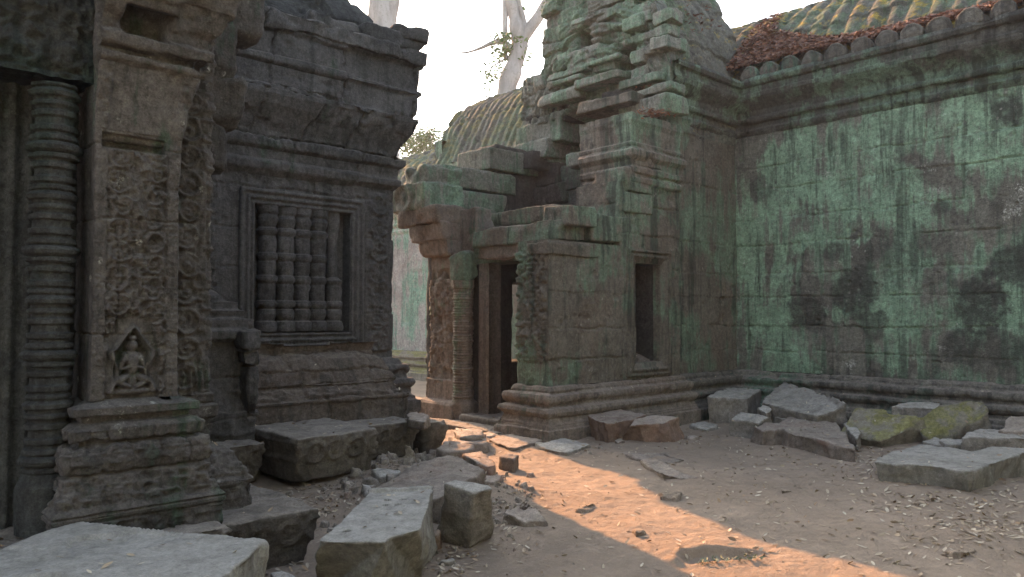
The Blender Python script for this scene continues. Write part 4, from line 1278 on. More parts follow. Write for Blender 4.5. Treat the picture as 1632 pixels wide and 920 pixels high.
# second, set back pilaster
P2 = [(1.84, 5.6), (1.84, 4.82), (1.45, 4.82)]
def p2_shaft(S, Z, O, P):
    x = 1.84 - (S - .78)
    wx = x + .02 * vnoise(P, 8.0, 314)
    d = 0.026 * scrolls(wx - 1.70, Z - .03 + .02 * vnoise(P, 6.0, 315), .17) * band(x, 1.62, 1.775) + .012 * band(x, 1.78, 1.84) + 0.010 * foliage(P, 30.0, 311) * (x > 1.775) + 0.020 * foliage(P, 16.0, 312)
    return d + 0.016 * np.sin(S * 170) * band(Z, 1.06, 1.16) + joints(S, Z, [.9, 1.66, 2.3, 3, 4.4], 313, 3, 5)
V, F = sweep(P2, [(0, 1.02), (0, 4.2)], 0.009, 0.009, 0.006, 5, 4, 310, p2_shaft, chip=.03); ppart("pilaster_shaft", (V, F), 'porch')
V, F = sweep(P2, [(.20, .10), (.21, .46), (.225, .475), (.225, .50), (.20, .52), (.10, .68), (.03, .72), (.01, .80), (.02, .86), (.05, .88), (.055, .95), (.02, .965), (.03, .97), (.035, 1.02), (0, 1.04)], 0.009, 0.008, 0.008, 6, 4, 320,
             lambda S, Z, O, P: .02 * foliage(P, 17.0, 321) * band(Z, .53, .67) + .016 * foliage(P, 12.0, 322) * band(Z, .2, .45), chip=.04); ppart("pilaster_base", (V, F), 'porch')
# broken curling bracket at the head of the second pilaster
V, F = stone(*prism(*boxpts(1.72, 2.02, 4.86, 5.3, 3.02, 3.42)), voxel=.016, amp=.035, fine=.012, chips=5, chipsize=.1, seed=330); ppart("bracket", (V, F), 'porch')
V, F = stone(*prism(*boxpts(1.72, 2.08, 4.90, 5.4, 2.76, 3.06)), voxel=.016, amp=.035, fine=.012, chips=6, chipsize=.12, seed=331); ppart("bracket", (V, F), 'porch')
V, F = stone(*prism(*boxpts(1.75, 1.98, 4.95, 5.4, 2.45, 2.80)), voxel=.016, amp=.03, fine=.012, chips=6, chipsize=.1, seed=332); ppart("bracket", (V, F), 'hall')
V, F = stone(*prism(*boxpts(1.72, 2.2, 4.86, 5.6, 3.38, 4.0)), voxel=.025, amp=.035, fine=.012, chips=3, chipsize=.1, seed=333); ppart("bracket", (V, F), 'porch')
# colonnette with many rings
V, F = lathe((.918, 4.545, .40), [(.096 + (r_ - .096) * 1.7, z_) for r_, z_ in colonnette_profile(.096, 2.42, 15, foot=.30, head=.10)[:-3]], 48, 0.005, 340, 0.006, 8, 10); ppart("colonnette", (V, F), 'porch_dark')
# carved lintel over the colonnette, recessed door jamb behind it
def lin_h(S, T):
    return 0.040 * rosettes(S + .02 + .03 * vnoise(ST(S, T), 6.0, 3), T - .04, .23) + 0.036 * foliage(ST(S, T, 5), 13.0, 351) + 0.02 * band(T, -.1, .03)
V, F = relief((-1.2, 4.50, 2.745), (1, 0, 0), (0, 0, 1), (0, -1, 0), 2.30, .9, .011, lin_h, .8, .006, 8, 350); ppart("lintel", (V, F), 'porch_dark')
def jam_h(S, T):
    X = S - 1.2
    return 0.03 * (np.abs(((X * 1.0) / .085) % 1.0 - .5) > .3) + .02 * band(X, .45, .62) - 0.25 * (1 - sstep(X, .38, .42))
V, F = relief((-1.2, 4.76, -.05), (1, 0, 0), (0, 0, 1), (0, -1, 0), 2.3, 2.85, .02, jam_h, .5, .005, 6, 352); ppart("door_jamb", (V, F), 'porch_dark')
# porch wall back to the hall; unseen left run added to keep light out
V, F = sweep([(1.80, 7.6), (1.80, 5.1), (-1.3, 5.1)], [(0, -.1), (0, 4.4)], .06, .06, .02, 3, 3, 360, lambda S, Z, O, P: joints(S, Z, list(np.arange(-.2, 5, .42)), 361, .5, 1.2)); ppart("wall", (V, F), 'hall')
V, F = stone(*prism(*boxpts(-1.3, 1.6, 4.6, 5.4, 3.62, 4.3)), voxel=.05, amp=.03, chips=2, seed=362); ppart("architrave", (V, F), 'porch_dark')

# ------------------------------------------------------------------ fallen stones and plinth blocks
def rk(name, label, cat, top, mat, grow=1.06, zb=None, shift=(0, 0), voxel=.015, amp=.012, fine=.008, chips=5, cs=.06, seed=1, disp=None, group=None, bot=None, flat=True):
    T = [on_z(x, y, z) for x, y, z in top]
    T = [np.array(p) for p in T]
    c = sum(T) / len(T)
    if zb is None:
        zb = ground_at(c[0], c[1]) - .05
    if bot is None:
        rj = random.Random(seed * 3 + 1)
        B = []
        for p in T:
            g = grow * rj.uniform(.90, 1.09)
            B.append(np.array([c[0] + (p[0] - c[0]) * g + shift[0], c[1] + (p[1] - c[1]) * g + shift[1], zb]))
    else:
        B = [on_z(x, y, z) for x, y, z in bot]
    def rough(P, N):
        side = np.clip(1.15 - np.abs(N[:, 2]) * 1.3, 0, 1)
        r = side * (.020 * fbm(P, 4.5, 4, seed + 40) - .030 * np.clip(vnoise(P, 8.0, seed + 41) - .3, 0, 1)) - .012 * (1 - side) * np.clip(fbm(P, 6.0, 3, seed + 42) - .25, 0, 1)
        return r + (disp(P, N) if disp is not None else 0)
    V, F = stone(*prism(T, B), voxel=voxel, amp=amp, fine=fine, chips=chips, chipsize=cs, seed=seed, disp=rough)
    o = mesh(name, V, F, M[mat])
    tag(o, label, cat, group)
    return o

def lift(top, z):
    return [(x, y, z) for x, y in top]

def carved_side(f=13.0, amt=.02, seed=5, z0=-9, z1=9):
    def g(P, N):
        side = np.clip(1 - np.abs(N[:, 2]) * 1.6, 0, 1)
        return amt * side * foliage(P, f, seed) * band(P[:, 2], z0, z1, .02)
    return g
def vine_side(ax, w, z0, amt=.03, seed=6):
    def g(P, N):
        side = np.clip(1 - np.abs(N[:, 2]) * 1.6, 0, 1)
        s = P[:, 0] if ax == 0 else P[:, 1]
        q = scrolls(P[:, 2] - z0 - w / 2, s, w)
        return side * (amt * q * band(P[:, 2], z0, z0 + w, .01) + .3 * amt * foliage(P, 16.0, seed))
    return g

# carved plinth blocks along the foot of the hall
def plinth(name, label, x0, x1, y0, y1, z1, zb, seed, w=.19, ax=0, under=.06, jit=.03, **kw):
    rs = random.Random(seed)
    j = lambda: rs.uniform(-jit, jit)
    t = [(x0 + j(), y0 + j(), z1 + j() * .4), (x1 + j(), y0 + j(), z1 + j() * .4), (x1 + j(), y1, z1), (x0 + j(), y1, z1)]
    b = [(x0 + under, y0 + under + .05, zb), (x1 - under, y0 + under + .05, zb), (x1 - under, y1, zb), (x0 + under, y1, zb)]
    V, F = stone(*prism(t, b), voxel=.018, amp=.016, fine=.006, chips=3, chipsize=.07, seed=seed, disp=vine_side(ax, w, z1 - w - .03, .026, seed))
    o = mesh(name, V, F, M['plinth'])
    tag(o, label, "plinth block", "plinth blocks along the foot of the hall")
    return o
pa = on_y(585, 710, 5.9)
plinth("plinth_block", "largest plinth block with vine carving, pushed out below the baluster window", 3.06, 3.92, 6.02, 7.14, .46, .06, 401, .21)
plinth("plinth_block", "low plinth block left of the largest one, dark gap between them", 2.35, 3.01, 6.48, 7.0, .385, .02, 402, .19)
plinth("plinth_block", "long plinth block right of the largest one, under the base of the window wall", 3.95, 4.78, 6.60, 7.22, .40, .03, 403, .17)
plinth("plinth_block", "short dark plinth block at the corner of the hall beside the passage", 4.84, 5.20, 6.62, 7.3, .37, .0, 404, .2)
plinth("plinth_block", "dusty plinth block with a carved side in front of the narrow set back pilaster", 1.62, 2.30, 4.22, 6.3, .33, -.12, 405, .17)
plinth("plinth_block", "hidden plinth block under the near pilaster, behind the broad grey slab", .2, 1.70, 4.05, 5.2, .40, -.1, 406, .2)

G_L = "fallen stones beside the hall"
rk("fallen_slab", "broad smooth grey slab in the lower left corner, lying before the seated figure pilaster", "stone slab",
   [(-40, 885, .5), (60, 848, .5), (130, 829, .5), (300, 846, .5), (424, 858, .5), (395, 890, .5), (345, 921, .5), (300, 990, .5), (-60, 990, .5)], 'slab', .97, -.08, voxel=.014, amp=.008, fine=.003, chips=1, seed=411,
   disp=lambda P, N: -.02 * sstep(N[:, 2], .6, .9) * (vnoise(P * np.array([1.0, 1.0, 0]), 2.2, 9) > .25))
def holes(P, N):
    d = np.zeros(len(P))
    for (x, y) in ((618, 796), (642, 795), (615, 805), (636, 804), (552, 846)):
        p = on_z(x, y, .40)
        d -= .06 * (np.hypot(P[:, 0] - p[0], P[:, 1] - p[1]) < .019) * (N[:, 2] > .5)
    a, b = on_z(592, 783, .40), on_z(686, 779, .40)
    t = (b - a) / np.linalg.norm(b - a)
    q = np.abs((P[:, 0] - a[0]) * t[1] - (P[:, 1] - a[1]) * t[0])
    d += .022 * np.exp(-(q / .022) ** 4) * (N[:, 2] > .5)
    return d
rk("fallen_block", "smooth topped block with four small square holes, nearest the camera", "stone block",
   [(505, 864, .40), (548, 824, .40), (592, 780, .40), (687, 777, .40), (684, 805, .40), (668, 846, .40), (618, 858, .40), (614, 865, .40)], 'slab', 1.0, -.08, voxel=.0075, amp=.006, fine=.0035, chips=1, cs=.03, seed=412, disp=holes,
   bot=[(500, 960, -.05), (560, 900, -.05), (610, 850, -.05), (690, 858, -.05), (697, 880, -.05), (674, 925, -.05), (640, 960, -.05), (570, 985, -.05)])
rk("fallen_block", "upright rounded block standing on end right of the block with holes", "stone block",
   [(711, 769, .43), (722, 764, .43), (781, 771, .42), (784, 777, .41), (756, 778, .42)], 'rock_grey', 1.0, voxel=.014, amp=.014, fine=.004, chips=3, cs=.05, seed=413,
   bot=[(697, 862, 0), (712, 842, 0), (768, 845, 0), (786, 862, 0), (748, 882, -.03)])
rk("fallen_slab", "long sloping slab leaning over the rubble behind the upright rounded block", "stone slab",
   [(590, 784, .14), (655, 743, .20), (712, 724, .31), (738, 726, .31), (770, 747, .25), (772, 755, .22), (735, 768, .25), (705, 792, .22), (640, 800, .14)], 'rock', 1.0, voxel=.018, amp=.022, fine=.005, chips=3, seed=414)
rk("fallen_stone", "rounded boulder behind the long sloping slab, beside the corner plinth block", "stone", [(697, 715, .2), (708, 704, .22), (735, 702, .22), (752, 711, .2), (748, 720, .18), (712, 722, .18)], 'rock', 1.15, voxel=.018, amp=.03, seed=415)
rk("fallen_stone", "cracked brown stone right of the long sloping slab", "stone", [(737, 722, .2), (768, 718, .22), (792, 734, .18), (786, 746, .15), (760, 735, .2)], 'rock', 1.1, voxel=.018, amp=.025, seed=416)
rk("fallen_block", "small cube like stone at the lit edge of the path left of the doorway", "stone block", [(796, 727, .15), (812, 721, .17), (826, 724, .17), (820, 732, .15)], 'rock', 1.05, voxel=.014, amp=.014, seed=417, cs=.03)
rk("fallen_stone", "pale topped stone between the cube like stone and the upright block", "stone", [(771, 756, .13), (788, 752, .14), (801, 757, .13), (796, 766, .11), (776, 768, .12)], 'rock', 1.15, voxel=.014, amp=.018, seed=418)
rk("fallen_slab", "flat wedge of grey stone lying on the path edge among pale chips", "stone slab", [(801, 815, .10), (822, 806, .05), (838, 796, .12), (858, 812, .10), (876, 834, .04), (850, 838, .03)], 'rock', 1.02, voxel=.012, amp=.01, seed=419)
rk("layered_stone", "upper of two sunlit flat stones stacked beside the passage", "stone", [(722, 688, .19), (745, 682, .19), (768, 685, .18), (772, 693, .17), (735, 697, .18)], 'rock', 1.02, .11, voxel=.016, amp=.018, seed=420)
rk("layered_stone", "lower of two sunlit flat stones stacked beside the passage", "stone", [(716, 694, .12), (745, 686, .12), (774, 692, .12), (776, 706, .11), (735, 710, .12)], 'rock', 1.02, voxel=.016, amp=.02, seed=421)
rk("fallen_stone", "small loose chunk lying on the corner plinth block of the hall", "stone", [(650, 660, .47), (662, 653, .49), (681, 662, .48), (676, 672, .45), (655, 668, .45)], 'rock', 1.05, .36, voxel=.014, amp=.016, seed=422)
rk("fallen_stone", "jagged upright stone at the top of the rubble under the long plinth block", "stone", [(632, 716, .2), (648, 702, .3), (655, 705, .28), (662, 720, .18), (640, 724, .16)], 'rubble', 1.25, voxel=.016, amp=.025, seed=423)
rk("fallen_stone", "flat dark stone in the shadow under the edge of the largest plinth block", "stone", [(592, 750, .10), (625, 745, .11), (642, 750, .10), (612, 760, .09)], 'rock_grey', 1.1, voxel=.016, amp=.015, seed=424)
rk("fallen_stone", "dark lump of stone low in the gap between plinth blocks and holed block", "stone", [(574, 770, .12), (590, 765, .12), (600, 771, .1), (585, 778, .1)], 'rock_grey', 1.3, voxel=.016, amp=.02, seed=425)
rk("fallen_stone", "flat grey stone at the bottom edge between the lower left slab and the holed block", "stone", [(430, 912, .06), (455, 905, .08), (476, 914, .06), (470, 930, .04), (438, 935, .04)], 'rock_grey', 1.2, voxel=.014, amp=.015, seed=426)
rk("fallen_stone", "small stone at the foot of the upright block beside the holed block", "stone", [(690, 842, .12), (700, 838, .12), (702, 852, .09), (692, 856, .08)], 'rock', 1.4, voxel=.012, amp=.012, seed=427)
rk("fallen_stone", "thin leaf shaped chip in front of the upright block", "stone", [(698, 888, .03), (714, 882, .04), (732, 888, .03), (716, 896, .02)], 'rock_grey', 1.1, voxel=.010, amp=.006, seed=428)

# right side: stones below the window and along the gallery
rk("fallen_block", "square red brown block against the base below the window, left of its neighbour", "stone block", [(929, 658, .30), (958, 655, .31), (985, 652, .31), (1031, 661, .30), (1014, 668, .28), (966, 675, .27), (948, 668, .28)], 'rock_red', .9, voxel=.018, amp=.016, chips=2, seed=440, shift=(0, -.02))
rk("fallen_block", "squat brown boulder with a pale broken top, right of the square red brown block", "stone block", [(1003, 679, .24), (1012, 668, .28), (1036, 663, .30), (1082, 664, .29), (1062, 672, .27), (1030, 676, .27)], 'rock_red', 1.0, voxel=.018, amp=.02, chips=3, seed=441,
   bot=[(986, 706, 0), (1006, 692, 0), (1045, 688, 0), (1092, 700, 0), (1078, 711, -.02), (1030, 714, -.02)])
rk("fallen_stone", "small stone wedged between the two brown blocks below the window", "stone", [(978, 700, .08), (990, 696, .09), (997, 702, .08), (985, 706, .06)], 'rock', 1.2, voxel=.014, amp=.012, seed=442)
rk("fallen_block", "dark square block tucked into the corner of gatehouse and gallery", "stone block", [(1126, 632, .38), (1163, 612, .42), (1222, 615, .40), (1190, 636, .36)], 'rock_grey', .98, voxel=.02, amp=.012, chips=2, seed=443)
rk("fallen_slab", "big dark slab tilted against the gallery base, an orange leaf on it", "stone slab", [(1213, 642, .36), (1232, 618, .50), (1250, 610, .53), (1300, 622, .52), (1352, 640, .46), (1335, 652, .36), (1302, 664, .28)], 'rock_grey', .96, voxel=.022, amp=.02, chips=3, seed=444)
rk("fallen_block", "angular dark block standing left of the pale stepped slab", "stone block", [(1163, 668, .23), (1180, 653, .32), (1224, 664, .27), (1210, 676, .20)], 'rock_grey', 1.08, voxel=.02, amp=.018, chips=2, seed=445)
rk("fallen_slab", "low flat stone half hidden behind the pale stepped slab", "stone slab", [(1204, 656, .22), (1225, 650, .23), (1275, 656, .22), (1250, 668, .20)], 'rock_grey', 1.05, voxel=.022, amp=.015, seed=446)
rk("fallen_slab", "pale stepped slab with rounded notched edge in the middle of the right hand stones", "stone slab", [(1201, 681, .20), (1218, 675, .22), (1240, 672, .22), (1258, 662, .22), (1300, 655, .23), (1326, 660, .22), (1345, 688, .19), (1364, 718, .16), (1312, 704, .18), (1304, 700, .19), (1255, 690, .2), (1247, 684, .2), (1216, 688, .19)], 'rock', 1.0, voxel=.018, amp=.016, chips=1, seed=447)
rk("flat_stone", "thin flat stone on the ground below the dark corner block", "stone slab", [(1094, 677, .05), (1120, 672, .06), (1150, 677, .06), (1128, 685, .04)], 'rock_grey', 1.02, voxel=.018, amp=.01, seed=448)
rk("mossy_slab", "left of two yellow green mossy slabs leaning by the gallery, white flaked face", "stone slab", [(1336, 692, .10), (1350, 668, .26), (1362, 650, .38), (1410, 651, .40), (1416, 657, .37), (1456, 661, .36), (1476, 667, .32), (1478, 684, .20), (1440, 690, .17), (1404, 704, .08)], 'rock_moss', .92, voxel=.02, amp=.014, chips=1, seed=449, shift=(.08, .05))
rk("mossy_slab", "right of two mossy slabs, larger and steeper, leaning by the gallery", "stone slab", [(1458, 668, .30), (1480, 656, .38), (1498, 645, .45), (1548, 638, .53), (1566, 637, .53), (1576, 658, .42), (1545, 678, .27), (1525, 692, .17), (1496, 706, .07), (1476, 706, .07)], 'rock_moss', .95, voxel=.02, amp=.016, chips=1, seed=450, shift=(.1, .03))
rk("fallen_stone", "pale stone at the right edge behind the flat block, close to the gallery base", "stone", [(1592, 684, .30), (1606, 660, .42), (1660, 656, .42), (1660, 690, .30)], 'rock', 1.05, voxel=.022, amp=.02, seed=451)
rk("fallen_block", "pale grey flat block behind the widest slab at the right edge", "stone block", [(1532, 698, .24), (1542, 688, .27), (1562, 682, .28), (1670, 684, .28), (1670, 700, .26), (1600, 698, .26)], 'rock_grey', 1.0, voxel=.02, amp=.012, seed=452)
rk("fallen_stone", "low stone step sticking out left of the pale grey flat block", "stone", [(1498, 700, .17), (1530, 697, .19), (1545, 699, .19), (1545, 708, .17), (1505, 709, .16)], 'rock_grey', 1.0, voxel=.018, amp=.012, seed=453)
def knob(P, N):
    p = on_z(1470, 720, .24)
    r = np.hypot(P[:, 0] - p[0], P[:, 1] - p[1])
    return -.04 * (r < .045) * (N[:, 2] > .5)
rk("fallen_slab", "widest flat slab at the right edge, grey and smooth with one round socket", "stone slab", [(1390, 735, .22), (1415, 721, .24), (1440, 714, .24), (1466, 708, .25), (1500, 711, .25), (1548, 718, .25), (1580, 712, .25), (1680, 716, .25), (1680, 722, .24), (1632, 722, .24), (1605, 731, .23), (1590, 736, .23), (1545, 751, .21), (1490, 745, .21)], 'slab', .97, voxel=.016, amp=.013, fine=.004, chips=1, cs=.04, seed=454, disp=knob)
rk("fallen_stone", "grey stone wedged low between the right mossy slab and the widest flat slab", "stone", [(1470, 702, .14), (1490, 696, .17), (1512, 702, .15), (1496, 712, .12)], 'rock_grey', 1.2, seed=471)
rk("fallen_stone", "dark stone between the pale stepped slab and the left mossy slab", "stone", [(1345, 676, .2), (1354, 668, .22), (1372, 690, .16), (1366, 702, .13)], 'rock_grey', 1.1, seed=472)
rk("fallen_block", "long dark block against the gallery base behind the two mossy slabs", "stone block", [(1420, 648, .36), (1440, 640, .40), (1505, 642, .40), (1500, 652, .36)], 'rock_grey', 1.0, seed=473)
rk("fallen_stone", "flat stone leaning on the dark square block in the corner", "stone", [(1206, 650, .30), (1214, 640, .36), (1232, 652, .30), (1222, 660, .26)], 'rock_grey', 1.05, seed=474)
rk("fallen_stone", "brown stone on the ground right of the squat brown boulder", "stone", [(1092, 694, .05), (1102, 690, .07), (1112, 696, .05), (1100, 700, .04)], 'rock', 1.2, seed=475)
rk("half_buried_stone", "half buried wedge of stone in the middle of the courtyard", "stone", [(1024, 734, .07), (1046, 732, .10), (1065, 740, .10), (1085, 750, .09), (1118, 763, .03), (1090, 765, .05), (1052, 752, .11), (1034, 744, .08)], 'rock', 1.0, voxel=.014, amp=.014, seed=455)
rk("half_buried_stone", "ribbed flat stone in the dust just behind the half buried wedge", "stone", [(975, 722, .03), (1010, 719, .05), (1060, 720, .06), (1096, 731, .03), (1065, 736, .04), (1020, 731, .05)], 'rock', 1.05, voxel=.014, amp=.02, fine=.01, seed=456)
for (x, y, s, lab) in [(1187, 0, 0, ""), (934, 806, 22, "flat topped small stone in the sunlit earth left of the path's middle"), (1013, 846, 16, "small pointed stone in the sunlit earth nearer the camera"), (1068, 788, 24, "low flat stone crossing the shadow line in the middle of the path"),
                       (1142, 770, 9, "tiny chip in the shade right of the half buried wedge"), (1252, 782, 10, "tiny pointed stone in the shaded middle of the courtyard"), (1535, 876, 26, "low pale hump of stone near the lower right corner")]:
    if s:
        rs_ = random.Random(x)
        top = [(x + s * math.cos(a) * rs_.uniform(.4, 1.1), y + .26 * s * math.sin(a) * rs_.uniform(.5, 1.2), .005 + (.012 + .0016 * s) * rs_.uniform(.3, 1.3)) for a in np.linspace(0, 6.28, 9)[:-1]]
        rk("half_buried_stone", lab, "stone", top, 'rubble_earth', 1.2, voxel=.008, amp=.010, fine=.006, chips=3, cs=.03, seed=x)
rk("paving_slab", "grey paving slab half in the sun in front of the right door pilaster", "paving slab", [(852, 706, .068), (900, 698, .068), (942, 708, .068), (898, 722, .068), (868, 715, .068)], 'rock_grey', 1.0, -.02, voxel=.016, amp=.008, seed=460)
rk("paving_slab", "worn sunlit paving slab below the doorstep", "paving slab", [(778, 700, .068), (826, 689, .068), (868, 700, .068), (852, 707, .068), (815, 714, .068)], 'rock', 1.0, -.02, voxel=.016, amp=.01, seed=461)
rk("paving_slab", "long pale paving slab in shade before the left door pilaster", "paving slab", [(716, 672, .068), (770, 668, .068), (826, 684, .068), (776, 697, .068), (730, 684, .068)], 'rock_grey', 1.0, -.02, voxel=.018, amp=.008, seed=462)

# rubble heap between the plinth blocks and the path: separate small stones
def pebble(c, r, seed, mat='rubble', squash=.65):
    rs = random.Random(seed)
    n = rs.choice((5, 6, 7))
    ang = sorted(rs.uniform(0, 6.283) for _ in range(n))
    t = [(c[0] + r * .75 * math.cos(a) * rs.uniform(.6, 1.1), c[1] + r * .75 * math.sin(a) * rs.uniform(.6, 1.1), c[2] + r * squash * rs.uniform(.5, 1.3)) for a in ang]
    b = [(c[0] + r * math.cos(a), c[1] + r * math.sin(a), c[2] - r * .4) for a in ang]
    return stone(*prism(t, b), voxel=max(.008, r * .11), amp=r * .10, fine=r * .05, chips=2, chipsize=r * .3, seed=seed)
rsr = random.Random(77)
spots = []
for i in range(150):
    x, y = rsr.uniform(545, 705), rsr.uniform(702, 800)
    if (y - 700) < (650 - x) * .5 - 10:
        continue
    spots.append((x, y, .025 + .075 * rsr.random() ** 1.6))
for i in range(40):
    spots.append((rsr.uniform(768, 850), rsr.uniform(762, 840), rsr.uniform(.02, .05)))
for i in range(16):
    spots.append((rsr.uniform(690, 760), rsr.uniform(855, 915), rsr.uniform(.018, .035)))
for i in range(10):
    spots.append((rsr.uniform(900, 960), rsr.uniform(712, 735), rsr.uniform(.02, .05)))
for i in range(34):
    spots.append((rsr.uniform(440, 540), rsr.uniform(780, 915), rsr.uniform(.02, .05)))
where = lambda x, y: ("broken stone in the rubble heap under the carved plinth blocks", "rubble under the plinth blocks") if x < 705 and y < 800 and x > 520 else \
    ("pale stone chip beside the sunlit path below the upright block", "chips along the path edge") if 760 < x < 860 else \
    ("small stone scattered on the ground in front of the upright block", "stones before the upright block") if x < 765 and y > 840 and x > 600 else \
    ("small stone chip at the foot of the square red brown block", "chips by the red brown block") if x > 880 else \
    ("loose stone among leaves between the lower left slab and the holed block", "stones by the lower left slab")
for i, (x, y, r) in enumerate(spots):
    p = on_z(x, y, 0)
    V, F = pebble((p[0], p[1], ground_at(p[0], p[1]) + r * .15), r, 500 + i)
    lab, grp = where(x, y)
    tag(mesh("rubble_stone", V, F, M['rubble']), lab, "stone", grp)

# ------------------------------------------------------------------ leaves and chips: uncountable litter
def litter(name, pts, nrm, size, mat, label, cat, seed=1, curl=.35):
    """pts (n,3), nrm (n,3): small folded leaves of two faces pairs each"""
    rs = np.random.RandomState(seed)
    n = len(pts)
    a = rs.uniform(0, 6.283, n)
    nz = nrm + rs.normal(0, .35, (n, 3))
    nz /= np.linalg.norm(nz, axis=1)[:, None]
    t = np.stack([np.cos(a), np.sin(a), np.zeros(n)], -1)
    t -= (t * nz).sum(1)[:, None] * nz
    t /= np.linalg.norm(t, axis=1)[:, None] + 1e-9
    b = np.cross(nz, t)
    L = size * rs.uniform(.6, 1.3, n)[:, None]
    W = L * rs.uniform(.28, .5, n)[:, None]
    c = (rs.uniform(-.2, 1, n)[:, None]) * curl
    q = lambda u, v, w: pts + t * L * u + b * W * v + nz * L * w
    P = np.stack([q(-1, 0, 0 * c), q(-.3, -.9, .5 * c), q(.45, -.7, .6 * c), q(1, 0, .9 * c), q(.45, .7, .6 * c), q(-.3, .9, .5 * c), q(.1, 0, .0 * c)], 1)
    V = P.reshape(-1, 3)
    k = np.arange(n)[:, None] * 7
    F = np.concatenate([k + np.array([[0, 1, 2, 6]]), k + np.array([[6, 2, 3, 3]])[:, :4], k + np.array([[0, 6, 4, 5]]), k + np.array([[6, 3, 4, 4]])])
    tri = np.concatenate([k + np.array([[0, 1, 6]]), k + np.array([[1, 2, 6]]), k + np.array([[2, 3, 6]]), k + np.array([[3, 4, 6]]), k + np.array([[4, 5, 6]]), k + np.array([[5, 0, 6]])])
    o = mesh(name, V, tri, mat, origin=tuple(V.mean(0)), smooth=False)
    at = o.data.attributes.new("tint", 'FLOAT', 'POINT')
    at.data.foreach_set("value", np.repeat(rs.uniform(0, 1, n), 7).astype(np.float32))
    tag(o, label, cat, None, "stuff")
    return o

rl = np.random.RandomState(3)
pp = []
def patch(px, py, sx, sy, n):
    for _ in range(n):
        x, y = rl.normal(px, sx), rl.normal(py, sy)
        if y > 640:
            p = on_z(x, y, 0)
            pp.append((p[0], p[1]))
patch(1560, 800, 90, 30, 300); patch(1400, 745, 40, 16, 170); patch(1590, 850, 60, 30, 200); patch(1450, 790, 60, 20, 140); patch(1380, 725, 20, 8, 60)
patch(1270, 730, 60, 12, 60); patch(1100, 700, 60, 10, 60); patch(1200, 780, 200, 60, 220); patch(1100, 850, 160, 40, 90); patch(930, 725, 40, 10, 60)
patch(510, 805, 30, 22, 200); patch(470, 870, 20, 30, 130); patch(640, 760, 40, 25, 160); patch(790, 830, 30, 20, 120); patch(720, 890, 30, 20, 90); patch(40, 800, 40, 10, 60); patch(1500, 880, 80, 20, 90)
pp = np.array(pp)
Z = ground_z(pp[:, 0], pp[:, 1])
P = np.concatenate([pp, (Z + rl.uniform(.003, .012, len(pp)))[:, None]], 1)
litter("leaf_litter", P, np.tile([0, 0, 1.0], (len(P), 1)), .026, M['leaf_dry'], "dry tan leaves scattered over the courtyard earth", "leaf litter", 5)
# tiny chips of stone and earth
n = 2100
xs, ys = rl.uniform(560, 1632, n), 690 + 235 * rl.beta(1.2, 1.6, n)
xs[:900], ys[:900] = rl.normal(610, 50, 900), rl.normal(760, 28, 900)
xs[900:1150], ys[900:1150] = rl.normal(800, 28, 250), rl.normal(815, 28, 250)
xs[1150:1400], ys[1150:1400] = rl.normal(515, 30, 250), rl.normal(810, 25, 250)
q = np.array([on_z(x, y, 0) for x, y in zip(xs, ys)])
Z = ground_z(q[:, 0], q[:, 1])
parts = []
base = np.array([(1, 0, 0), (-.5, .87, 0), (-.5, -.87, 0), (.1, .05, .9), (.0, 0, -.6)])
fc = np.array([(0, 1, 3), (1, 2, 3), (2, 0, 3), (1, 0, 4), (2, 1, 4), (0, 2, 4)])
a = rl.uniform(0, 6.283, n); s = .003 + .010 * rl.beta(1, 5, n)
s[:1150] = .005 + .024 * rl.beta(1, 3, 1150)
B = base[None] * (s[:, None, None] * rl.uniform(.6, 1.3, (n, 5, 3)))
R = np.stack([np.stack([np.cos(a), -np.sin(a), 0 * a], -1), np.stack([np.sin(a), np.cos(a), 0 * a], -1), np.stack([0 * a, 0 * a, 1 + 0 * a], -1)], 1)
B = np.einsum('nij,nkj->nki', R, B)
V = (B + np.concatenate([q[:, :2], Z[:, None]], 1)[:, None]).reshape(-1, 3)
F = (np.arange(n)[:, None, None] * 5 + fc[None]).reshape(-1, 3)
tag(mesh("gravel", V, F, M['rubble'], smooth=False), "tiny stone chips and grit strewn over the earth", "gravel", None, "stuff")

# russet leaves drifted on the gallery roof and caught on the ruin's ledges
def roof_pt(y, z):
    o = np.interp(z, [r[1] for r in ROOF], [r[0] for r in ROOF])
    return np.array([GX - o, y, z])
pts, nrm = [], []
for i in range(9000):
    y = 6.62 - 4.9 * rl.beta(1.0, 1.5)
    reach = np.interp(y, [1.7, 3.0, 4.2, 5.2, 5.8, 6.62], [.16, .17, .24, .40, .75, 1.35]) * (1 + .5 * vnoise(np.array([[y, 0, 0]]), 2.4, 5)[0])
    if vnoise(np.array([[y, 3, 0]]), 1.1, 8)[0] < -.28 and y < 4.6:
        continue
    t = rl.beta(1.0, 1.5)
    z = 5.30 + reach * t
    p = roof_pt(y, z)
    th = .16 * (1 - t) * min(1, reach * 2)
    p = p + np.array([-.62, 0, .78]) * (.07 + th + rl.uniform(-.02, .03))
    pts.append(p); nrm.append((-.5, 0, .8))
litter("roof_leaves", np.array(pts), np.array(nrm), .045, M['leaf_red'], "rust brown fallen leaves drifted along the gallery eave and valley", "leaves", 6, .5)
pts = []
for (x, y, sx, sy, X, n_) in [(1040, 180, 14, 4, 8.3, 150), (1020, 137, 14, 6, 9.0, 130), (1005, 128, 10, 4, 9.1, 60), (1110, 30, 20, 14, 9.9, 60)]:
    for _ in range(n_):
        pts.append(on_x(rl.normal(x, sx), rl.normal(y, sy), X + rl.uniform(-.15, .15)))
litter("ledge_leaves", np.array(pts), np.tile([0, 0, 1.0], (len(pts), 1)), .035, M['leaf_red'], "brown leaves caught on the broken ledges of the tower", "leaves", 7, .5)
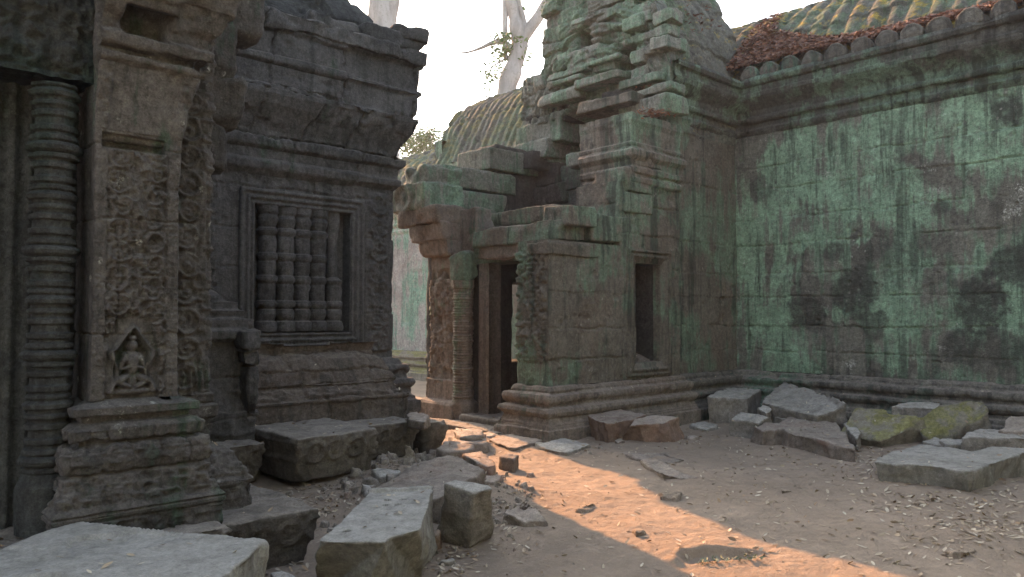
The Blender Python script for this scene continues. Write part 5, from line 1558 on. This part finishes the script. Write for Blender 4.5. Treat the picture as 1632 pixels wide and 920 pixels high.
# small green sprouts in the hollow of the path
pts = []
for _ in range(70):
    s_ = rl.uniform(-.8, .6)
    c = PIT[:2] + PIT_U[:2] * PIT_L * s_ + PIT_V[:2] * (-.13 + rl.normal(0, .03))
    pts.append((c[0], c[1], ground_at(c[0], c[1]) + rl.uniform(.005, .03)))
litter("sprouts", np.array(pts), np.tile([0, 0, 1.0], (len(pts), 1)), .018, M['leaf_moss'], "small green sprouts in the hollow of the path", "sprouts", 8, .6)

# ------------------------------------------------------------------ trees beyond the walls
def leaves_in(c, r, n, size, seed):
    rs = np.random.RandomState(seed)
    d = rs.normal(0, 1, (n, 3)); d /= np.linalg.norm(d, axis=1)[:, None]
    p = np.array(c) + d * np.array(r) * (rs.uniform(0.15, 1, n) ** .45)[:, None]
    nn = rs.normal(0, 1, (n, 3)); nn[:, 2] += .6
    nn /= np.linalg.norm(nn, axis=1)[:, None]
    return p, nn

def foliage_mesh(name, clumps, size, parent, seed):
    P, N = [], []
    for i, (c, r, n) in enumerate(clumps):
        p, nn = leaves_in(c, r, n, size, seed + i)
        P.append(p); N.append(nn)
    o = litter(name, np.concatenate(P), np.concatenate(N), size, M['leaf_green'], "x", "x", seed, .4)
    for k in ("label", "category", "kind"):
        del o[k]
    v = wloc(parent)
    o.location = Vector(o.location) - Vector(v)
    o.parent = parent
    return o

def at(px, py, d):
    r = sight(px, py)
    return _O + r * d / (r @ _f2)

def tree(name, label, stems, clumps, size, seed, mat='bark'):
    b = stems[0][0][0]
    t = thing(name, label, "tree", (b[0], b[1], 0))
    VV, FF = [], []
    for i, (pts, rad) in enumerate(stems):
        V, F = tube(pts, rad, 14 if rad[0] > .15 else 7, .12 * rad[0], 1.2, seed + i)
        o = mesh("trunk" if i == 0 else "branch", V, F, M[mat], t)
    if clumps:
        foliage_mesh("crown", clumps, size, t, seed + 50)
    return t
D1 = 24.0
base = at(612, 95, D1)
tree("forest_tree", "pale forked tree trunk rising behind the dark hall's roof", [
    ([(base[0], base[1], -.2), (base[0], base[1], 5), at(609, 110, D1), at(607, 40, D1), at(604, -20, D1), at(598, -120, D1), at(590, -260, D1)], [.75, .6, .42, .40, .38, .34, .22]),
    ([at(611, 100, D1), at(618, 50, D1), at(628, -10, D1), at(645, -120, D1), at(665, -250, D1)], [.2, .22, .22, .2, .13])],
    [(at(560, -420, D1), (3.5, 3.5, 2.2), 1500), (at(660, -380, D1), (3.2, 3.2, 2.0), 1500), (at(610, -520, D1), (3, 3, 2), 1200), (at(700, -460, D1), (2.2, 2.2, 1.6), 700)], .16, 700)
D2 = 26.0
b2 = at(800, 140, D2)
tree("forest_tree", "pale leaning tree with bare side branch rising behind the gatehouse roof", [
    ([(b2[0], b2[1], -.2), (b2[0], b2[1], 6), at(806, 150, D2), at(818, 105, D2), at(828, 65, D2), at(822, 30, D2), at(812, 0, D2), at(800, -60, D2), at(790, -200, D2)], [.8, .6, .34, .31, .28, .17, .15, .13, .08]),
    ([at(828, 70, D2), at(845, 45, D2), at(862, 20, D2), at(890, -40, D2), at(905, -160, D2)], [.2, .2, .18, .15, .08]),
    ([at(838, 52, D2), at(832, 25, D2), at(824, -10, D2), at(822, -120, D2)], [.12, .11, .1, .06]),
    ([at(806, 95, D2), at(805, 50, D2), at(805, 0, D2), at(803, -110, D2)], [.09, .09, .09, .05]),
    ([at(815, 78, D2), at(800, 66, D2), at(785, 68, D2), at(765, 77, D2), at(742, 84, D2), at(716, 83, D2)], [.12, .09, .08, .06, .045, .02]),
    ([at(812, 90, D2), at(798, 98, D2), at(784, 108, D2), at(776, 130, D2)], [.05, .03, .02, .01]),
    ([at(806, 112, D2), at(794, 118, D2), at(784, 124, D2)], [.04, .02, .01])],
    [(at(812, 72, D2), (.7, .7, .35), 260), (at(795, 90, D2), (.5, .5, .3), 120), (at(788, 116, D2), (.55, .55, .35), 120), (at(778, 135, D2), (.2, .2, .5), 40), (at(838, 95, D2), (.4, .4, .4), 60), (at(800, 60, D2), (.5, .4, .15), 70), (at(860, 8, D2), (.8, .8, .5), 60),
     (at(820, -330, D2), (4, 4, 2.4), 1600), (at(760, -280, D2), (2.6, 2.6, 1.8), 900), (at(910, -300, D2), (3, 3, 2), 1200)], .085, 730)
D3 = 42.0
b3 = at(688, 260, D3)
tree("bushy_tree", "small bright green tree far off in the gap between the two buildings", [
    ([(b3[0], b3[1], -.2), (b3[0], b3[1], 5), at(686, 240, D3), at(684, 212, D3)], [.25, .2, .12, .05])],
    [(at(668, 225, D3), (1.0, 1.0, .9), 900), (at(692, 222, D3), (1.1, 1.1, .8), 900), (at(682, 240, D3), (1.6, 1.6, .9), 1200), (at(702, 205, D3), (.7, .7, .35), 60), (at(650, 240, D3), (1.5, 1.5, 1.0), 900), (at(664, 250, D3), (1.5, 1.5, 1.0), 700)], .09, 760)

# ------------------------------------------------------------------ unseen gallery and trees added behind the camera to shade the courtyard
opp = thing("gallery", "unseen gallery wall with tiled roof, added opposite the dark hall to shade the courtyard", "gallery", (3.0, -5.2, 0))
OP = [(-9, -5.2), (GX + 1, -5.2)]
OP = OP
V, F = sweep(OP, [(.25, -.1), (.25, .5), (0, .66), (0, 4.4), (.28, 4.9), (.28, 5.2)], .12, .08, .01, 3, 3, 801, lambda S, Z, O, P: joints(S, Z, WALL_COURSES, 802, .6, 1.3, gd=.02, gw=.03)); mesh("wall", V, F, M['gallery'], opp)
V, F = sweep(OP, scaled(ROOF), .07, .07, .01, 5, 3, 803, tiles(.34, .46, 1.0, 6)); mesh("roof", V, F, M['roof'], opp)
core("wall_core", -9, GX + 1, -8, -5.27, -.1, 5.2, opp)
core("roof_core", -9, GX + 1, -8.5, -7.45, 5.2, 6.98, opp)
for i, (x, y, lab) in enumerate([(-7.5, -11.5, "first unseen tree added behind the opposite gallery to cut sky light"), (.5, -13, "second unseen tree added behind the opposite gallery to cut sky light"), (9, -12, "third unseen tree added behind the opposite gallery to cut sky light"), (-10, -2, "unseen tree added behind the near carved doorway to cut sky light")]):
    tree("forest_tree", lab, [([(x, y, -.2), (x + .2, y, 4), (x, y + .3, 9), (x + .3, y, 13)], [.7, .5, .4, .2])],
         [((x, y, 11), (3.8, 3.2, 2.6), 1800), ((x + 2.6, y + .5, 9.5), (2.6, 2.4, 1.8), 900), ((x - 2.6, y - .3, 9.2), (2.6, 2.4, 1.8), 900), ((x + .5, y, 8), (3.2, 2.5, 1.6), 1000)], .2, 820 + i * 10)

# ------------------------------------------------------------------ litter that has settled on the stones
bpy.context.view_layer.update()
dg_ = bpy.context.evaluated_depsgraph_get()
rq = np.random.RandomState(91)
lp, ln, gp = [], [], []
for i in range(9000):
    x, y = rq.uniform(.4, 10.8), rq.uniform(-.2, 9.0)
    ok, loc, nrm, _, ob, _ = SC.ray_cast(dg_, Vector((x, y, 1.25)), Vector((0, 0, -1)))
    if not ok or ob is None or nrm.z < .62:
        continue
    if ob.name.startswith("ground"):
        if rq.rand() < .30 and vnoise(np.array([[x, y, 0]]), .9, 95)[0] > -.1:
            lp.append(tuple(loc + nrm * .006)); ln.append(tuple(nrm))
        continue
    if ob.name.startswith(("leaf", "gravel", "sprout")):
        continue
    if rq.rand() < .28:
        lp.append(tuple(loc + nrm * .006)); ln.append(tuple(nrm))
litter("leaf_litter", np.array(lp), np.array(ln), .022, M['leaf_dry'], "small dry leaves settled on the fallen stones and between them", "leaf litter", 92)

# ------------------------------------------------------------------ dusty air
def build_haze():
    V, F = prism(*boxpts(-165, 165, -165, 165, -1.6, 27))
    m = bpy.data.materials.new("hazy air")
    m.use_nodes = True
    t = m.node_tree
    t.nodes.clear()
    o = t.nodes.new("ShaderNodeOutputMaterial")
    v = t.nodes.new("ShaderNodeVolumePrincipled")
    v.inputs["Color"].default_value = (.88, .93, 1.0, 1)
    v.inputs["Density"].default_value = .0010
    v.inputs["Anisotropy"].default_value = .3
    t.links.new(v.outputs[0], o.inputs["Volume"])
    h = mesh("haze", V, F, m, smooth=False)
    tag(h, "thin pale haze filling the courtyard air", "haze", None, "stuff")
build_haze()
